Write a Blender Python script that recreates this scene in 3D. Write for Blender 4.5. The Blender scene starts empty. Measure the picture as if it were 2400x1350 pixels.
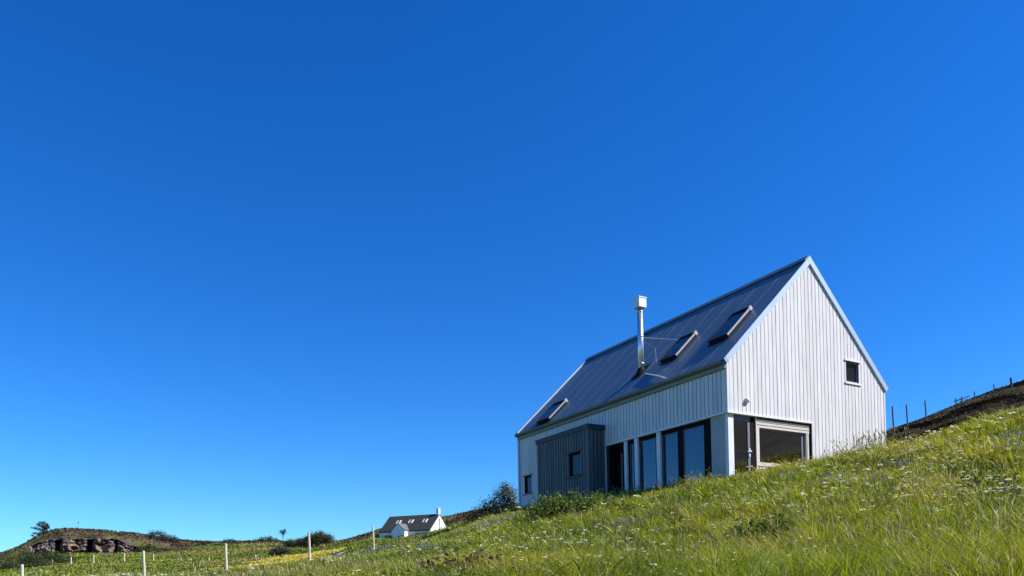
import bpy, bmesh, math, random
import numpy as np
from mathutils import Matrix, Vector
rng = np.random.default_rng(7)
random.seed(7)
SC = bpy.context.scene
C = SC.collection

# ------------------------------------------------------------------ camera
FPX, ROLL, PITCH, V0 = 1734.72, -0.0196, 0.0162, 1333.82     # measured from the house's vanishing points
cam_d = bpy.data.cameras.new('camera')
cam = bpy.data.objects.new('camera', cam_d)
C.objects.link(cam)
cam_d.sensor_width = 36.0
cam_d.lens = 36.0 * FPX / 2400.0
cam_d.shift_y = (V0 - 675.0) / 2400.0
cam_d.clip_start = 0.05
cam_d.clip_end = 6000
cam.matrix_world = Matrix.Rotation(math.pi / 2 + PITCH, 4, 'X') @ Matrix.Rotation(ROLL, 4, 'Z')
SC.camera = cam

# ------------------------------------------------------------------ sun and sky
YAW = 1.0505
EG = np.array([math.sin(YAW), math.cos(YAW), 0.0])      # along the gable, away to the right
EL = np.array([-math.cos(YAW), math.sin(YAW), 0.0])     # along the long wall, away to the left
SUN = 0.56 * EG - 0.46 * EL + np.array([0, 0, 0.69])
SUN /= np.linalg.norm(SUN)
SUN_EL = math.asin(SUN[2])
SUN_AZ = math.atan2(SUN[0], SUN[1])
sun_d = bpy.data.lights.new('sun', 'SUN')
sun_d.energy = 5.0
sun_d.angle = math.radians(0.53)
sun_d.color = (1.0, 0.955, 0.88)
sun = bpy.data.objects.new('sun', sun_d)
C.objects.link(sun)
sun.rotation_euler = Vector(SUN).to_track_quat('Z', 'Y').to_euler()

world = bpy.data.worlds.new('World')
SC.world = world
world.use_nodes = True
wn, wl = world.node_tree.nodes, world.node_tree.links
sky = wn.new('ShaderNodeTexSky')
sky.sky_type = 'NISHITA'
sky.sun_disc = False
sky.sun_elevation = SUN_EL
sky.sun_rotation = SUN_AZ
sky.altitude = 100
sky.air_density = 1.0
sky.dust_density = 0.1
sky.ozone_density = 3.0
hs = wn.new('ShaderNodeHueSaturation')
hs.inputs['Saturation'].default_value = 1.35
hs.inputs['Value'].default_value = 1.0
wl.new(sky.outputs['Color'], hs.inputs['Color'])
tint = wn.new('ShaderNodeMix'); tint.data_type = 'RGBA'; tint.blend_type = 'MULTIPLY'; tint.inputs['Factor'].default_value = 1
tint.inputs[7].default_value = (0.40, 0.815, 1.25, 1)      # the clear, very blue sky of the photograph
wl.new(hs.outputs['Color'], tint.inputs[6])
wl.new(tint.outputs[2], wn['Background'].inputs['Color'])
wn['Background'].inputs['Strength'].default_value = 0.1

SC.view_settings.view_transform = 'Standard'
SC.view_settings.look = 'None'
SC.view_settings.exposure = 0.55
SC.view_settings.gamma = 1.0
SC.render.engine = 'CYCLES'
SC.cycles.max_bounces = 6
SC.cycles.transparent_max_bounces = 12

# ------------------------------------------------------------------ pixel <-> world helpers (used once, to survey the place)
def ray(u, v):
    a = np.asarray(u, float) - 1200; b = np.asarray(v, float) - V0
    c, s = math.cos(ROLL), math.sin(ROLL)
    x = (c * a + s * b) / FPX; z = -(-s * a + c * b) / FPX
    c, s = math.cos(PITCH), math.sin(PITCH)
    yy = c - s * z
    return np.stack([x / yy, np.ones_like(x), (s + c * z) / yy], -1)

def project(P):
    P = np.asarray(P, float)
    x, y, z = P[..., 0], P[..., 1], P[..., 2]
    c, s = math.cos(PITCH), math.sin(PITCH)
    yy = c * y + s * z; zz = -s * y + c * z
    u = FPX * x / yy; v = -FPX * zz / yy
    c, s = math.cos(ROLL), math.sin(ROLL)
    return 1200 + c * u - s * v, V0 + s * u + c * v

# ------------------------------------------------------------------ noise
def vnoise(x, y, seed=0):
    x = np.asarray(x, float); y = np.asarray(y, float)
    xi = np.floor(x).astype(np.int64); yi = np.floor(y).astype(np.int64)
    fx = x - xi; fy = y - yi
    fx = fx * fx * (3 - 2 * fx); fy = fy * fy * (3 - 2 * fy)
    def h(i, j):
        n = (i * 374761393 + j * 668265263 + seed * 1442695041) & 0x7fffffff
        n = ((n ^ (n >> 13)) * 1274126177) & 0x7fffffff
        n = n ^ (n >> 16)
        return (n & 0xffff) / 65535.0
    return ((h(xi, yi) * (1 - fx) + h(xi + 1, yi) * fx) * (1 - fy) + (h(xi, yi + 1) * (1 - fx) + h(xi + 1, yi + 1) * fx) * fy)

def fbm(x, y, seed=0, n=4):
    t = 0; a = 0.5; s = 0
    for k in range(n):
        t = t + a * vnoise(x * 2 ** k + 17.3 * k, y * 2 ** k - 9.1 * k, seed + k); s += a; a *= 0.5
    return t / s

def sstep(a, b, x):
    t = np.clip((np.asarray(x, float) - a) / (b - a), 0, 1)
    return t * t * (3 - 2 * t)

# ------------------------------------------------------------------ terrain: surveyed spot heights, interpolated in bearing and log distance
SURVEY = {   # picture column: (distance, picture row of the surface)
    -700: [(5, 1440), (15, 1412), (30, 1390), (60, 1372), (110, 1362), (200, 1352), (300, 1352), (600, 1372)],
    -150: [(5, 1440), (12, 1410), (25, 1384), (45, 1362), (80, 1348), (120, 1338), (180, 1328), (220, 1324), (300, 1335), (600, 1375)],
    0: [(5, 1435), (12, 1402), (25, 1375), (45, 1354), (80, 1342), (120, 1331), (170, 1321), (205, 1312), (225, 1309), (300, 1330), (600, 1375)],
    100: [(5, 1430), (12, 1396), (22, 1374), (30, 1364), (50, 1348), (80, 1334), (120, 1321), (165, 1308), (195, 1300), (202, 1270), (220, 1251), (240, 1256), (300, 1300), (600, 1372)],
    200: [(5, 1424), (12, 1388), (22, 1368), (30, 1360), (45, 1350), (80, 1330), (120, 1316), (165, 1302), (195, 1295), (202, 1266), (222, 1244), (245, 1252), (300, 1290), (600, 1372)],
    300: [(5, 1412), (12, 1378), (22, 1358), (30, 1354), (45, 1348), (80, 1330), (120, 1313), (165, 1300), (195, 1292), (204, 1268), (226, 1250), (250, 1256), (300, 1285), (600, 1370)],
    420: [(5, 1402), (12, 1372), (22, 1357), (30, 1353), (42, 1349), (70, 1334), (110, 1317), (160, 1298), (200, 1282), (240, 1268), (300, 1280), (600, 1370)],
    560: [(5, 1394), (11, 1360), (18, 1344), (25, 1338), (32, 1336), (40, 1337), (60, 1330), (100, 1312), (150, 1294), (200, 1279), (240, 1271), (320, 1282), (600, 1368)],
    680: [(5, 1388), (10, 1352), (18, 1331), (25, 1324), (33, 1322), (42, 1324), (60, 1311), (100, 1303), (150, 1289), (200, 1277), (240, 1271), (320, 1282), (600, 1366)],
    790: [(5, 1380), (10, 1344), (18, 1321), (26, 1310), (36, 1305), (45, 1307), (70, 1296), (120, 1288), (165, 1277), (200, 1275), (300, 1290), (600, 1366)],
    900: [(5, 1374), (10, 1332), (18, 1303), (28, 1293), (38, 1289), (45, 1291), (70, 1280), (120, 1272), (145, 1266), (175, 1240), (230, 1252), (600, 1360)],
    1050: [(5, 1368), (10, 1320), (18, 1275), (28, 1247), (36, 1240), (42, 1242), (60, 1250), (120, 1248), (150, 1242), (180, 1216), (240, 1226), (600, 1350)],
    1218: [(5, 1364), (9, 1312), (15, 1258), (22, 1216), (29, 1197), (34, 1193), (42, 1206), (60, 1222), (120, 1222), (180, 1184), (240, 1196), (600, 1340)],
    1480: [(5, 1360), (9, 1296), (14, 1234), (20, 1176), (25, 1152), (28, 1151), (33, 1166), (45, 1175), (100, 1175), (200, 1180), (600, 1330)],
    1717: [(4.8, 1360), (8, 1294), (12, 1222), (17, 1148), (21, 1114), (24, 1117), (30, 1142), (45, 1142), (100, 1150), (600, 1320)],
    1900: [(4.6, 1356), (7.5, 1278), (11, 1200), (16, 1126), (21, 1089), (24, 1084), (28, 1090), (35, 1098), (60, 1090), (200, 1150), (600, 1310)],
    2080: [(4.4, 1352), (7, 1264), (10, 1186), (15, 1102), (20, 1058), (24, 1047), (28, 1049), (33, 1044), (40, 1020), (50, 1018), (70, 1060), (200, 1140), (600, 1300)],
    2165: [(4.35, 1350), (6.8, 1262), (10, 1180), (14.5, 1094), (19, 1048), (23, 1032), (27, 1030), (32, 1020), (38, 998), (45, 983), (60, 1002), (200, 1130), (600, 1295)],
    2250: [(4.3, 1346), (6.5, 1260), (9.5, 1168), (14, 1072), (18, 1022), (22, 1001), (26, 1002), (31, 992), (38, 964), (45, 950), (60, 975), (200, 1110), (600, 1290)],
    2400: [(4.2, 1340), (6, 1262), (9, 1156), (13, 1056), (17, 992), (20, 966), (23, 962), (27, 972), (32, 955), (39, 918), (46, 898), (60, 912), (100, 960), (600, 1280)],
    2900: [(4.2, 1310), (6, 1210), (9, 1080), (15, 930), (22, 850), (32, 800), (46, 750), (70, 740), (110, 780), (600, 1250)],
}
_cp = []
for u_, L_ in SURVEY.items():
    for d_, v_ in L_:
        P = ray(u_, v_) * d_
        if d_ < 50 and not (u_ >= 2080 and d_ > 26):
            P[2] -= 0.22
        r_ = math.hypot(P[0], P[1])
        _cp.append((math.atan2(P[0], P[1]), math.log(r_), P[2] / r_))
for th, es in ((70, (-.1, .22, .33, .36, .3, .05)), (95, (-.18, .15, .30, .34, .3, .05)), (120, (-.25, .05, .2, .28, .26, .04)), (150, (-.3, -.08, .02, .08, .08, .02)),
               (180, (-.32, -.14, -.06, -.02, -.01, 0)), (-150, (-.32, -.16, -.08, -.04, -.02, 0)), (-110, (-.32, -.14, -.06, -.02, -.01, 0)), (-75, (-.3, -.1, -.03, 0, 0, 0)), (210, (-.32, -.16, -.08, -.04, -.02, 0))):
    for r_, e_ in zip((4, 9, 20, 45, 120, 600), es):
        _cp.append((math.radians(th), math.log(r_), e_))
for th in range(-180, 211, 30):
    _cp.append((math.radians(th), math.log(0.5), -2.9))
    _cp.append((math.radians(th), math.log(1.5), -0.98 if abs(th) < 50 else -1.0))
    _cp.append((math.radians(th), math.log(3000), 0.0))
_cp = np.array(_cp)
KS, KL = 1.6, 0.8
def _phi(r2):
    return 0.5 * r2 * np.log(r2 + 1e-12)
def _feat(th, lr):
    return np.stack([KS * th, KL * lr], -1)
_X = _feat(_cp[:, 0], _cp[:, 1])
_D = ((_X[:, None] - _X[None]) ** 2).sum(-1)
_n = len(_cp)
_A = np.zeros((_n + 3, _n + 3))
_A[:_n, :_n] = _phi(_D) + 1e-4 * np.eye(_n)
_A[:_n, _n] = 1; _A[:_n, _n + 1:] = _X
_A[_n:, :_n] = _A[:_n, _n:].T
_w = np.linalg.solve(_A, np.concatenate([_cp[:, 2], np.zeros(3)]))

def terrain(x, y, rough=True):
    x = np.asarray(x, float); y = np.asarray(y, float)
    sh = x.shape; x = x.ravel(); y = y.ravel()
    r = np.hypot(x, y) + 1e-6
    th = np.arctan2(x, y)
    th = np.where(th < -2.62, th + 2 * math.pi, th)
    out = np.empty_like(r)
    for i in range(0, len(r), 20000):
        F = _feat(th[i:i + 20000], np.log(r[i:i + 20000]))
        d2 = ((F[:, None] - _X[None]) ** 2).sum(-1)
        out[i:i + 20000] = _phi(d2) @ _w[:_n] + _w[_n] + F @ _w[_n + 1:]
    z = out * r
    if rough:
        z = z + 0.22 * (fbm(x / 2.3, y / 2.3, 3, 3) - 0.5) * sstep(3, 8, r)
        far = sstep(26, 40, r)
        z = z + far * (0.9 * (fbm(x / 7.0, y / 7.0, 11, 4) - 0.5)) * np.clip(r / 120, 0.25, 1.3)
    return z.reshape(sh)

def place(u, d):
    P = ray(u, 1250.0) * d
    return np.array([P[0], P[1], float(terrain(np.array([P[0]]), np.array([P[1]]))[0])])

def ground_at(u, v, dmin=3.5, dmax=60):
    """first point of the ground seen at a picture position"""
    d = np.exp(np.linspace(math.log(dmin), math.log(dmax), 260))
    R = ray(u, v)
    z = terrain(R[0] * d, R[1] * d)
    hit = np.nonzero(z >= R[2] * d - 0.15)[0]
    k = hit[0] if len(hit) else len(d) - 1
    return np.array([R[0] * d[k], d[k], z[k]])

# ------------------------------------------------------------------ materials
def new_mat(name):
    m = bpy.data.materials.new(name); m.use_nodes = True
    return m, m.node_tree.nodes, m.node_tree.links, m.node_tree.nodes['Principled BSDF']

def mat_plain(name, col, rough=0.6, metal=0.0, var=0.15, scale=8.0, bump=0.0, stretch=(1, 1, 1), attr=None, spec=0.4):
    m, n, l, p = new_mat(name)
    tc = n.new('ShaderNodeTexCoord')
    mp = n.new('ShaderNodeMapping'); mp.inputs['Scale'].default_value = stretch
    nz = n.new('ShaderNodeTexNoise'); nz.inputs['Scale'].default_value = scale; nz.inputs['Detail'].default_value = 5
    l.new(tc.outputs['Object'], mp.inputs['Vector']); l.new(mp.outputs['Vector'], nz.inputs['Vector'])
    mr = n.new('ShaderNodeMapRange')
    mr.inputs['From Min'].default_value = 0.3; mr.inputs['From Max'].default_value = 0.7
    mr.inputs['To Min'].default_value = 1 - var; mr.inputs['To Max'].default_value = 1 + var
    l.new(nz.outputs['Fac'], mr.inputs['Value'])
    mx = n.new('ShaderNodeMix'); mx.data_type = 'RGBA'; mx.blend_type = 'MULTIPLY'; mx.inputs['Factor'].default_value = 1
    if attr:
        at = n.new('ShaderNodeAttribute'); at.attribute_name = attr
        m2 = n.new('ShaderNodeMix'); m2.data_type = 'RGBA'; m2.blend_type = 'MULTIPLY'; m2.inputs['Factor'].default_value = 1
        m2.inputs[6].default_value = (*col, 1)
        l.new(at.outputs['Color'], m2.inputs[7])
        l.new(m2.outputs[2], mx.inputs[6])
    else:
        mx.inputs[6].default_value = (*col, 1)
    l.new(mr.outputs['Result'], mx.inputs[7])
    l.new(mx.outputs[2], p.inputs['Base Color'])
    p.inputs['Roughness'].default_value = rough
    p.inputs['Metallic'].default_value = metal
    p.inputs['Specular IOR Level'].default_value = spec
    if bump:
        b = n.new('ShaderNodeBump'); b.inputs['Strength'].default_value = bump; b.inputs['Distance'].default_value = 0.02
        l.new(nz.outputs['Fac'], b.inputs['Height']); l.new(b.outputs['Normal'], p.inputs['Normal'])
    return m

def mat_foliage(name, trans=0.4, gloss=0.06, rough=0.45, col=None, sat=1.0):
    """leaf and blade material: colour per blade from the attribute 'tint'"""
    m = bpy.data.materials.new(name); m.use_nodes = True
    n, l = m.node_tree.nodes, m.node_tree.links
    n.remove(n['Principled BSDF'])
    out = n['Material Output']
    at = n.new('ShaderNodeAttribute'); at.attribute_name = 'tint'
    src = at.outputs['Color']
    df = n.new('ShaderNodeBsdfDiffuse'); tr = n.new('ShaderNodeBsdfTranslucent'); gl = n.new('ShaderNodeBsdfGlossy')
    gl.inputs['Roughness'].default_value = rough
    hv = n.new('ShaderNodeHueSaturation'); hv.inputs['Hue'].default_value = 0.485; hv.inputs['Saturation'].default_value = 1.1; hv.inputs['Value'].default_value = 1.15
    l.new(src, df.inputs['Color']); l.new(src, hv.inputs['Color']); l.new(hv.outputs['Color'], tr.inputs['Color'])
    a = n.new('ShaderNodeMixShader'); a.inputs[0].default_value = trans
    l.new(df.outputs[0], a.inputs[1]); l.new(tr.outputs[0], a.inputs[2])
    b = n.new('ShaderNodeMixShader'); b.inputs[0].default_value = gloss
    l.new(a.outputs[0], b.inputs[1]); l.new(gl.outputs[0], b.inputs[2])
    l.new(b.outputs[0], out.inputs['Surface'])
    return m

def mat_glass(name, tint=(0.5, 0.56, 0.6), ior=2.0):
    m = bpy.data.materials.new(name); m.use_nodes = True
    n, l = m.node_tree.nodes, m.node_tree.links
    n.remove(n['Principled BSDF'])
    fr = n.new('ShaderNodeFresnel'); fr.inputs['IOR'].default_value = ior
    tr = n.new('ShaderNodeBsdfTransparent'); tr.inputs['Color'].default_value = (*tint, 1)
    gl = n.new('ShaderNodeBsdfGlossy'); gl.inputs['Roughness'].default_value = 0.015
    gl.inputs['Color'].default_value = (0.9, 0.95, 1.0, 1)
    tc = n.new('ShaderNodeTexCoord'); nz = n.new('ShaderNodeTexNoise'); nz.inputs['Scale'].default_value = 1.3
    bp = n.new('ShaderNodeBump'); bp.inputs['Strength'].default_value = 0.05; bp.inputs['Distance'].default_value = 0.02
    l.new(tc.outputs['Object'], nz.inputs['Vector']); l.new(nz.outputs['Fac'], bp.inputs['Height']); l.new(bp.outputs['Normal'], gl.inputs['Normal'])
    mx = n.new('ShaderNodeMixShader')
    l.new(fr.outputs[0], mx.inputs[0]); l.new(tr.outputs[0], mx.inputs[1]); l.new(gl.outputs[0], mx.inputs[2])
    l.new(mx.outputs[0], n['Material Output'].inputs['Surface'])
    return m

# ------------------------------------------------------------------ mesh helpers
class MB:
    def __init__(s):
        s.v = []; s.f = []; s.c = []; s.col = (1, 1, 1)
    def poly(s, pts, faces):
        k = len(s.v)
        s.v += [tuple(map(float, p)) for p in pts]
        s.c += [s.col] * len(pts)
        s.f += [tuple(k + i for i in f) for f in faces]
    def hexa(s, p):       # 8 points: bottom ring 0-3, top ring 4-7
        s.poly(p, [(0, 3, 2, 1), (4, 5, 6, 7), (0, 1, 5, 4), (1, 2, 6, 5), (2, 3, 7, 6), (3, 0, 4, 7)])
    def box(s, x0, x1, y0, y1, z0, z1):
        s.hexa([(x0, y0, z0), (x1, y0, z0), (x1, y1, z0), (x0, y1, z0), (x0, y0, z1), (x1, y0, z1), (x1, y1, z1), (x0, y1, z1)])
    def tube(s, pts, rad, n=8, cap=True):
        pts = [Vector(p) for p in pts]
        if not hasattr(rad, '__len__'): rad = [rad] * len(pts)
        rings = []
        for i, p in enumerate(pts):
            d = (pts[min(i + 1, len(pts) - 1)] - pts[max(i - 1, 0)]).normalized()
            a = d.cross(Vector((0, 0, 1)))
            if a.length < 1e-3: a = Vector((1, 0, 0))
            a.normalize(); b = d.cross(a)
            rings.append([p + (a * math.cos(2 * math.pi * k / n) + b * math.sin(2 * math.pi * k / n)) * rad[i] for k in range(n)])
        P = [q for r in rings for q in r]
        F = [(i * n + k, i * n + (k + 1) % n, (i + 1) * n + (k + 1) % n, (i + 1) * n + k) for i in range(len(pts) - 1) for k in range(n)]
        if cap: F += [tuple(range(n))[::-1], tuple((len(pts) - 1) * n + k for k in range(n))]
        s.poly(P, F)

def link(o, parent):
    C.objects.link(o)
    if parent is not None: o.parent = parent
    return o

def build(name, mb, mat, parent=None, smooth=False, attr=False):
    me = bpy.data.meshes.new(name)
    me.from_pydata(mb.v, [], mb.f)
    bm = bmesh.new(); bm.from_mesh(me); bmesh.ops.recalc_face_normals(bm, faces=bm.faces); bm.to_mesh(me); bm.free()
    if attr:
        a = me.attributes.new('tint', 'FLOAT_COLOR', 'POINT')
        a.data.foreach_set('color', np.concatenate([np.array(mb.c, np.float32), np.ones((len(mb.c), 1), np.float32)], 1).ravel())
    if smooth: me.polygons.foreach_set('use_smooth', [True] * len(me.polygons))
    me.materials.append(mat)
    return link(bpy.data.objects.new(name, me), parent)

def fast_mesh(name, V, F, mat, tint=None, parent=None, smooth=False):
    """V (n,3) points, F list of equal-width index arrays"""
    me = bpy.data.meshes.new(name)
    loops = np.concatenate([f.ravel() for f in F]).astype(np.int32)
    tot = np.concatenate([np.full(len(f), f.shape[1], np.int32) for f in F])
    st = np.concatenate([[0], np.cumsum(tot)[:-1]]).astype(np.int32)
    me.vertices.add(len(V)); me.vertices.foreach_set('co', V.astype(np.float32).ravel())
    me.loops.add(len(loops)); me.loops.foreach_set('vertex_index', loops)
    me.polygons.add(len(tot)); me.polygons.foreach_set('loop_start', st); me.polygons.foreach_set('loop_total', tot)
    if smooth: me.polygons.foreach_set('use_smooth', np.ones(len(tot), bool))
    if tint is not None:
        a = me.attributes.new('tint', 'FLOAT_COLOR', 'POINT')
        a.data.foreach_set('color', np.concatenate([tint, np.ones((len(tint), 1))], 1).astype(np.float32).ravel())
    me.update(calc_edges=True); me.validate()
    me.materials.append(mat)
    return link(bpy.data.objects.new(name, me), parent)

def tag(o, label=None, cat=None, group=None, kind=None):
    if label: o['label'] = label
    if cat: o['category'] = cat
    if group: o['group'] = group
    if kind: o['kind'] = kind
    return o

def empty(name, loc, rz=0.0):
    o = bpy.data.objects.new(name, None); o.empty_display_size = 0.3
    o.location = loc; o.rotation_euler = (0, 0, rz)
    C.objects.link(o)
    return o

# ================================================================== GROUND
M_ground = mat_plain('ground_cover', (1, 1, 1), 0.95, 0, 0.35, 1.7, 0.5, attr='tint', spec=0.1)
th_a = np.concatenate([np.radians(np.linspace(-150, -52, 40, endpoint=False)), np.radians(np.linspace(-52, 52, 560)), np.radians(np.linspace(52, 210, 66)[1:])])
lr_a = np.concatenate([np.linspace(math.log(0.8), math.log(4), 14, endpoint=False), np.linspace(math.log(4), math.log(300), 300), np.linspace(math.log(300), math.log(2800), 30)[1:]])
TH, LR = np.meshgrid(th_a, lr_a)
GX, GY = np.exp(LR) * np.sin(TH), np.exp(LR) * np.cos(TH)
GZ = terrain(GX, GY)
nr, nt = TH.shape

def heather_mask(x, y):
    r = np.hypot(x, y); X = x / np.maximum(y, 0.1)
    u = 1200 + FPX * X
    right = sstep(1960, 2060, u) * sstep(27, 30, r) * (y > 0)
    mid = sstep(760, 840, u) * (1 - sstep(1500, 1600, u)) * sstep(152, 166, r) * (y > 0)
    left = (1 - sstep(420, 470, u)) * sstep(197, 203, r) * (y > 0)
    ridge = sstep(380, 430, u) * (1 - sstep(760, 800, u)) * sstep(212, 224, r) * (y > 0)
    back = sstep(24, 34, r) * (y <= 0) * (x > 0)
    return np.clip(right + mid + left + ridge + back, 0, 1)

def ground_colour(x, y):
    n1 = fbm(x / 9, y / 9, 21, 4)[..., None]; n2 = fbm(x / 24, y / 30, 31, 4)[..., None]; n3 = fbm(x / 2.5, y / 2.5, 41, 3)[..., None]
    green = np.array([0.16, 0.19, 0.035]); dry = np.array([0.26, 0.215, 0.08]); deep = np.array([0.085, 0.13, 0.022])
    c = green * (0.7 + 0.6 * n1) + 0 * n2
    c = c * (1 - sstep(.5, .62, n2)) + dry * (0.7 + .5 * n3) * sstep(.5, .62, n2)
    c = c * (1 - 0.8 * sstep(.58, .68, n1)) + deep * 0.8 * sstep(.58, .68, n1)
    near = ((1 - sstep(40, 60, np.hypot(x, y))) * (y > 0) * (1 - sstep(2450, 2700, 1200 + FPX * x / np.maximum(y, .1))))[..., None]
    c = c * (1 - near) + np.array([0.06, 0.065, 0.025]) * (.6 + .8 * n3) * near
    hm = heather_mask(x, y)[..., None]
    h1 = np.array([0.095, 0.065, 0.042]); h2 = np.array([0.12, 0.115, 0.04]); h3 = np.array([0.04, 0.032, 0.024])
    t = fbm(x / 6, y / 6, 51, 4)[..., None]; t2 = fbm(x / 3, y / 3, 61, 3)[..., None]
    h = h1 * (1 - sstep(.45, .6, t)) + h2 * sstep(.45, .6, t)
    h = h * (1 - sstep(.5, .65, t2)) + h3 * sstep(.5, .65, t2)
    return c * (1 - hm) + h * hm

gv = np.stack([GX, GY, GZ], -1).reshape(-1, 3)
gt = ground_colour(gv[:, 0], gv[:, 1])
idx = np.arange(nr * nt).reshape(nr, nt)
q = np.stack([idx[:-1, :-1], idx[:-1, 1:], idx[1:, 1:], idx[1:, :-1]], -1).reshape(-1, 4)
q2 = np.stack([idx[:-1, -1], idx[:-1, 0], idx[1:, 0], idx[1:, -1]], -1)          # close the ring
gv = np.concatenate([gv, [[0, 0, -1.5]]]); gt = np.concatenate([gt, gt[:1]])
fan = np.stack([idx[0, :], np.roll(idx[0, :], -1), np.full(nt, nr * nt)], -1)
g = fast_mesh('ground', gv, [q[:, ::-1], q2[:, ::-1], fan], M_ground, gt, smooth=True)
tag(g, 'sloping meadow, field and heather hills under everything', None, None, 'structure')

# ================================================================== MODERN HOUSE
S_H = 8.0 / 6.8
HO = np.array([5.5252, 18.8338, 5.5706]) * S_H          # near lower tip of the roof
HL, HH, HW = 12.495, 3.898, 8.0
IL, IG, CB = 0.129, 0.031, -1.60                         # wall insets, bottom of the upper cladding
FLOOR, DEEP = -3.75, -5.6
TANP = HH / 4.0
SLOPE = math.atan(TANP)
house = empty('timber_house', HO, math.pi / 2 - YAW)
tag(house, 'modern white board-clad gabled house with dark metal roof on the meadow slope', 'house')

M_white = mat_plain('whitewashed_boards', (0.69, 0.675, 0.67), 0.75, 0, 0.08, 2.6, 0.2, (2.2, 2.2, 0.4), attr='tint', spec=0.2)
M_back = mat_plain('shadow_gap', (0.06, 0.06, 0.065), 0.9)
M_trim = mat_plain('white_trim', (0.74, 0.74, 0.76), 0.6, 0, 0.05, 4)
M_dark_board = mat_plain('slate_blue_boards', (0.135, 0.145, 0.145), 0.7, 0, 0.12, 5, 0.25, (6, 6, 0.5), attr='tint', spec=0.2)
M_dark_trim = mat_plain('dark_trim', (0.035, 0.045, 0.055), 0.55, 0, 0.1, 5)
M_black = mat_plain('black_frame', (0.008, 0.008, 0.009), 0.7, 0, 0.1, 5, spec=0.08)
M_roof = mat_plain('dark_metal_roof', (0.108, 0.168, 0.215), 0.47, 0.45, 0.18, 1.0, 0.0, (.35, 5, .35))
M_verge = mat_plain('pale_metal_flashing', (0.50, 0.60, 0.70), 0.38, 0.35, 0.06, 3)
M_gutter = mat_plain('gutter_metal', (0.16, 0.17, 0.15), 0.5, 0.2, 0.1, 3)
M_soffit = mat_plain('grey_green_fascia', (0.22, 0.25, 0.23), 0.6, 0, 0.08, 3)
M_panel = mat_plain('grey_render_panel', (0.40, 0.39, 0.39), 0.8, 0, 0.06, 3)
M_grey = mat_plain('grey_door_frame', (0.17, 0.17, 0.19), 0.5, 0, 0.08, 5)
M_larch = mat_plain('pale_larch', (0.70, 0.62, 0.55), 0.7, 0, 0.12, 4, 0.2, (1, 8, 8), attr='tint', spec=0.2)
M_steel = mat_plain('brushed_steel', (0.78, 0.80, 0.80), 0.28, 0.85, 0.05, 5)
M_cap = mat_plain('white_cowl', (0.72, 0.72, 0.66), 0.4, 0.2, 0.04, 5)
M_lampw = mat_plain('lamp_white', (0.70, 0.67, 0.60), 0.35, 0, 0.04, 5)
M_glass = mat_glass('window_glass')
M_glass_gable = mat_glass('gable_window_glass', ior=2.6)
M_room = mat_plain('room_surface', (0.10, 0.10, 0.105), 0.9)
M_cloth = mat_plain('curtain_cloth', (0.62, 0.64, 0.66), 0.9)
M_dark_glass, _nn, _ll, _p = new_mat('dark_glass')
_p.inputs['Base Color'].default_value = (0.012, 0.02, 0.024, 1); _p.inputs['Roughness'].default_value = 0.04; _p.inputs['IOR'].default_value = 1.38

roof_z = lambda a: min(a, HW - a) * TANP - 0.125

def boards(mb, fmap, x0, x1, zlo, zhi, holes=(), pitch=0.175, gap=0.029, d0=0.0, d1=0.026, extra=(), var=0.06):
    """vertical boards between x0 and x1 on a wall plane; fmap(x, depth, z) gives the point; holes are (xa, xb, za, zb)"""
    n = max(1, round((x1 - x0) / pitch)); p = (x1 - x0) / n
    for i in range(n):
        a, b = x0 + i * p + gap / 2, x0 + (i + 1) * p - gap / 2
        k = 1 + random.uniform(-var, var)
        mb.col = (k, k * random.uniform(.985, 1.01), k * random.uniform(.98, 1.02))
        jit = random.uniform(0, 0.004)
        cuts = sorted({a, b} | {c for h in holes for c in h[:2] if a < c < b} | {c for c in extra if a < c < b})
        for ca, cb in zip(cuts, cuts[1:]):
            if cb - ca < 0.004: continue
            m = (ca + cb) / 2
            lo = zlo(m) if callable(zlo) else zlo
            za, zb = (zhi(ca), zhi(cb)) if callable(zhi) else (zhi, zhi)
            spans = [(lo, None)]
            for h in holes:
                if h[0] < m < h[1]:
                    new = []
                    for s0, s1 in spans:
                        top = s1 if s1 is not None else min(za, zb)
                        if h[3] <= s0 or h[2] >= top: new.append((s0, s1)); continue
                        if h[2] > s0 + .01: new.append((s0, h[2]))
                        if h[3] < top - .01: new.append((h[3], s1))
                    spans = new
            for s0, s1 in spans:
                ta, tb = (za, zb) if s1 is None else (s1, s1)
                mb.hexa([fmap(ca, d0 + jit, s0), fmap(cb, d0 + jit, s0), fmap(cb, d1 + jit, s0), fmap(ca, d1 + jit, s0),
                         fmap(ca, d0 + jit, ta), fmap(cb, d0 + jit, tb), fmap(cb, d1 + jit, tb), fmap(ca, d1 + jit, ta)])
    mb.col = (1, 1, 1)

gab = lambda x, d, z: (x, IG + d, z)
lng = lambda x, d, z: (IL + d, x, z)
XL, XR = IL, HW - IL
UPW = (5.76, 6.45, 0.0, 0.72)            # upper gable window
WLB = (11.44, 12.06, -2.72, -1.95)       # small window at the far end of the long wall
BAY = (6.14, 9.74)

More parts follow.
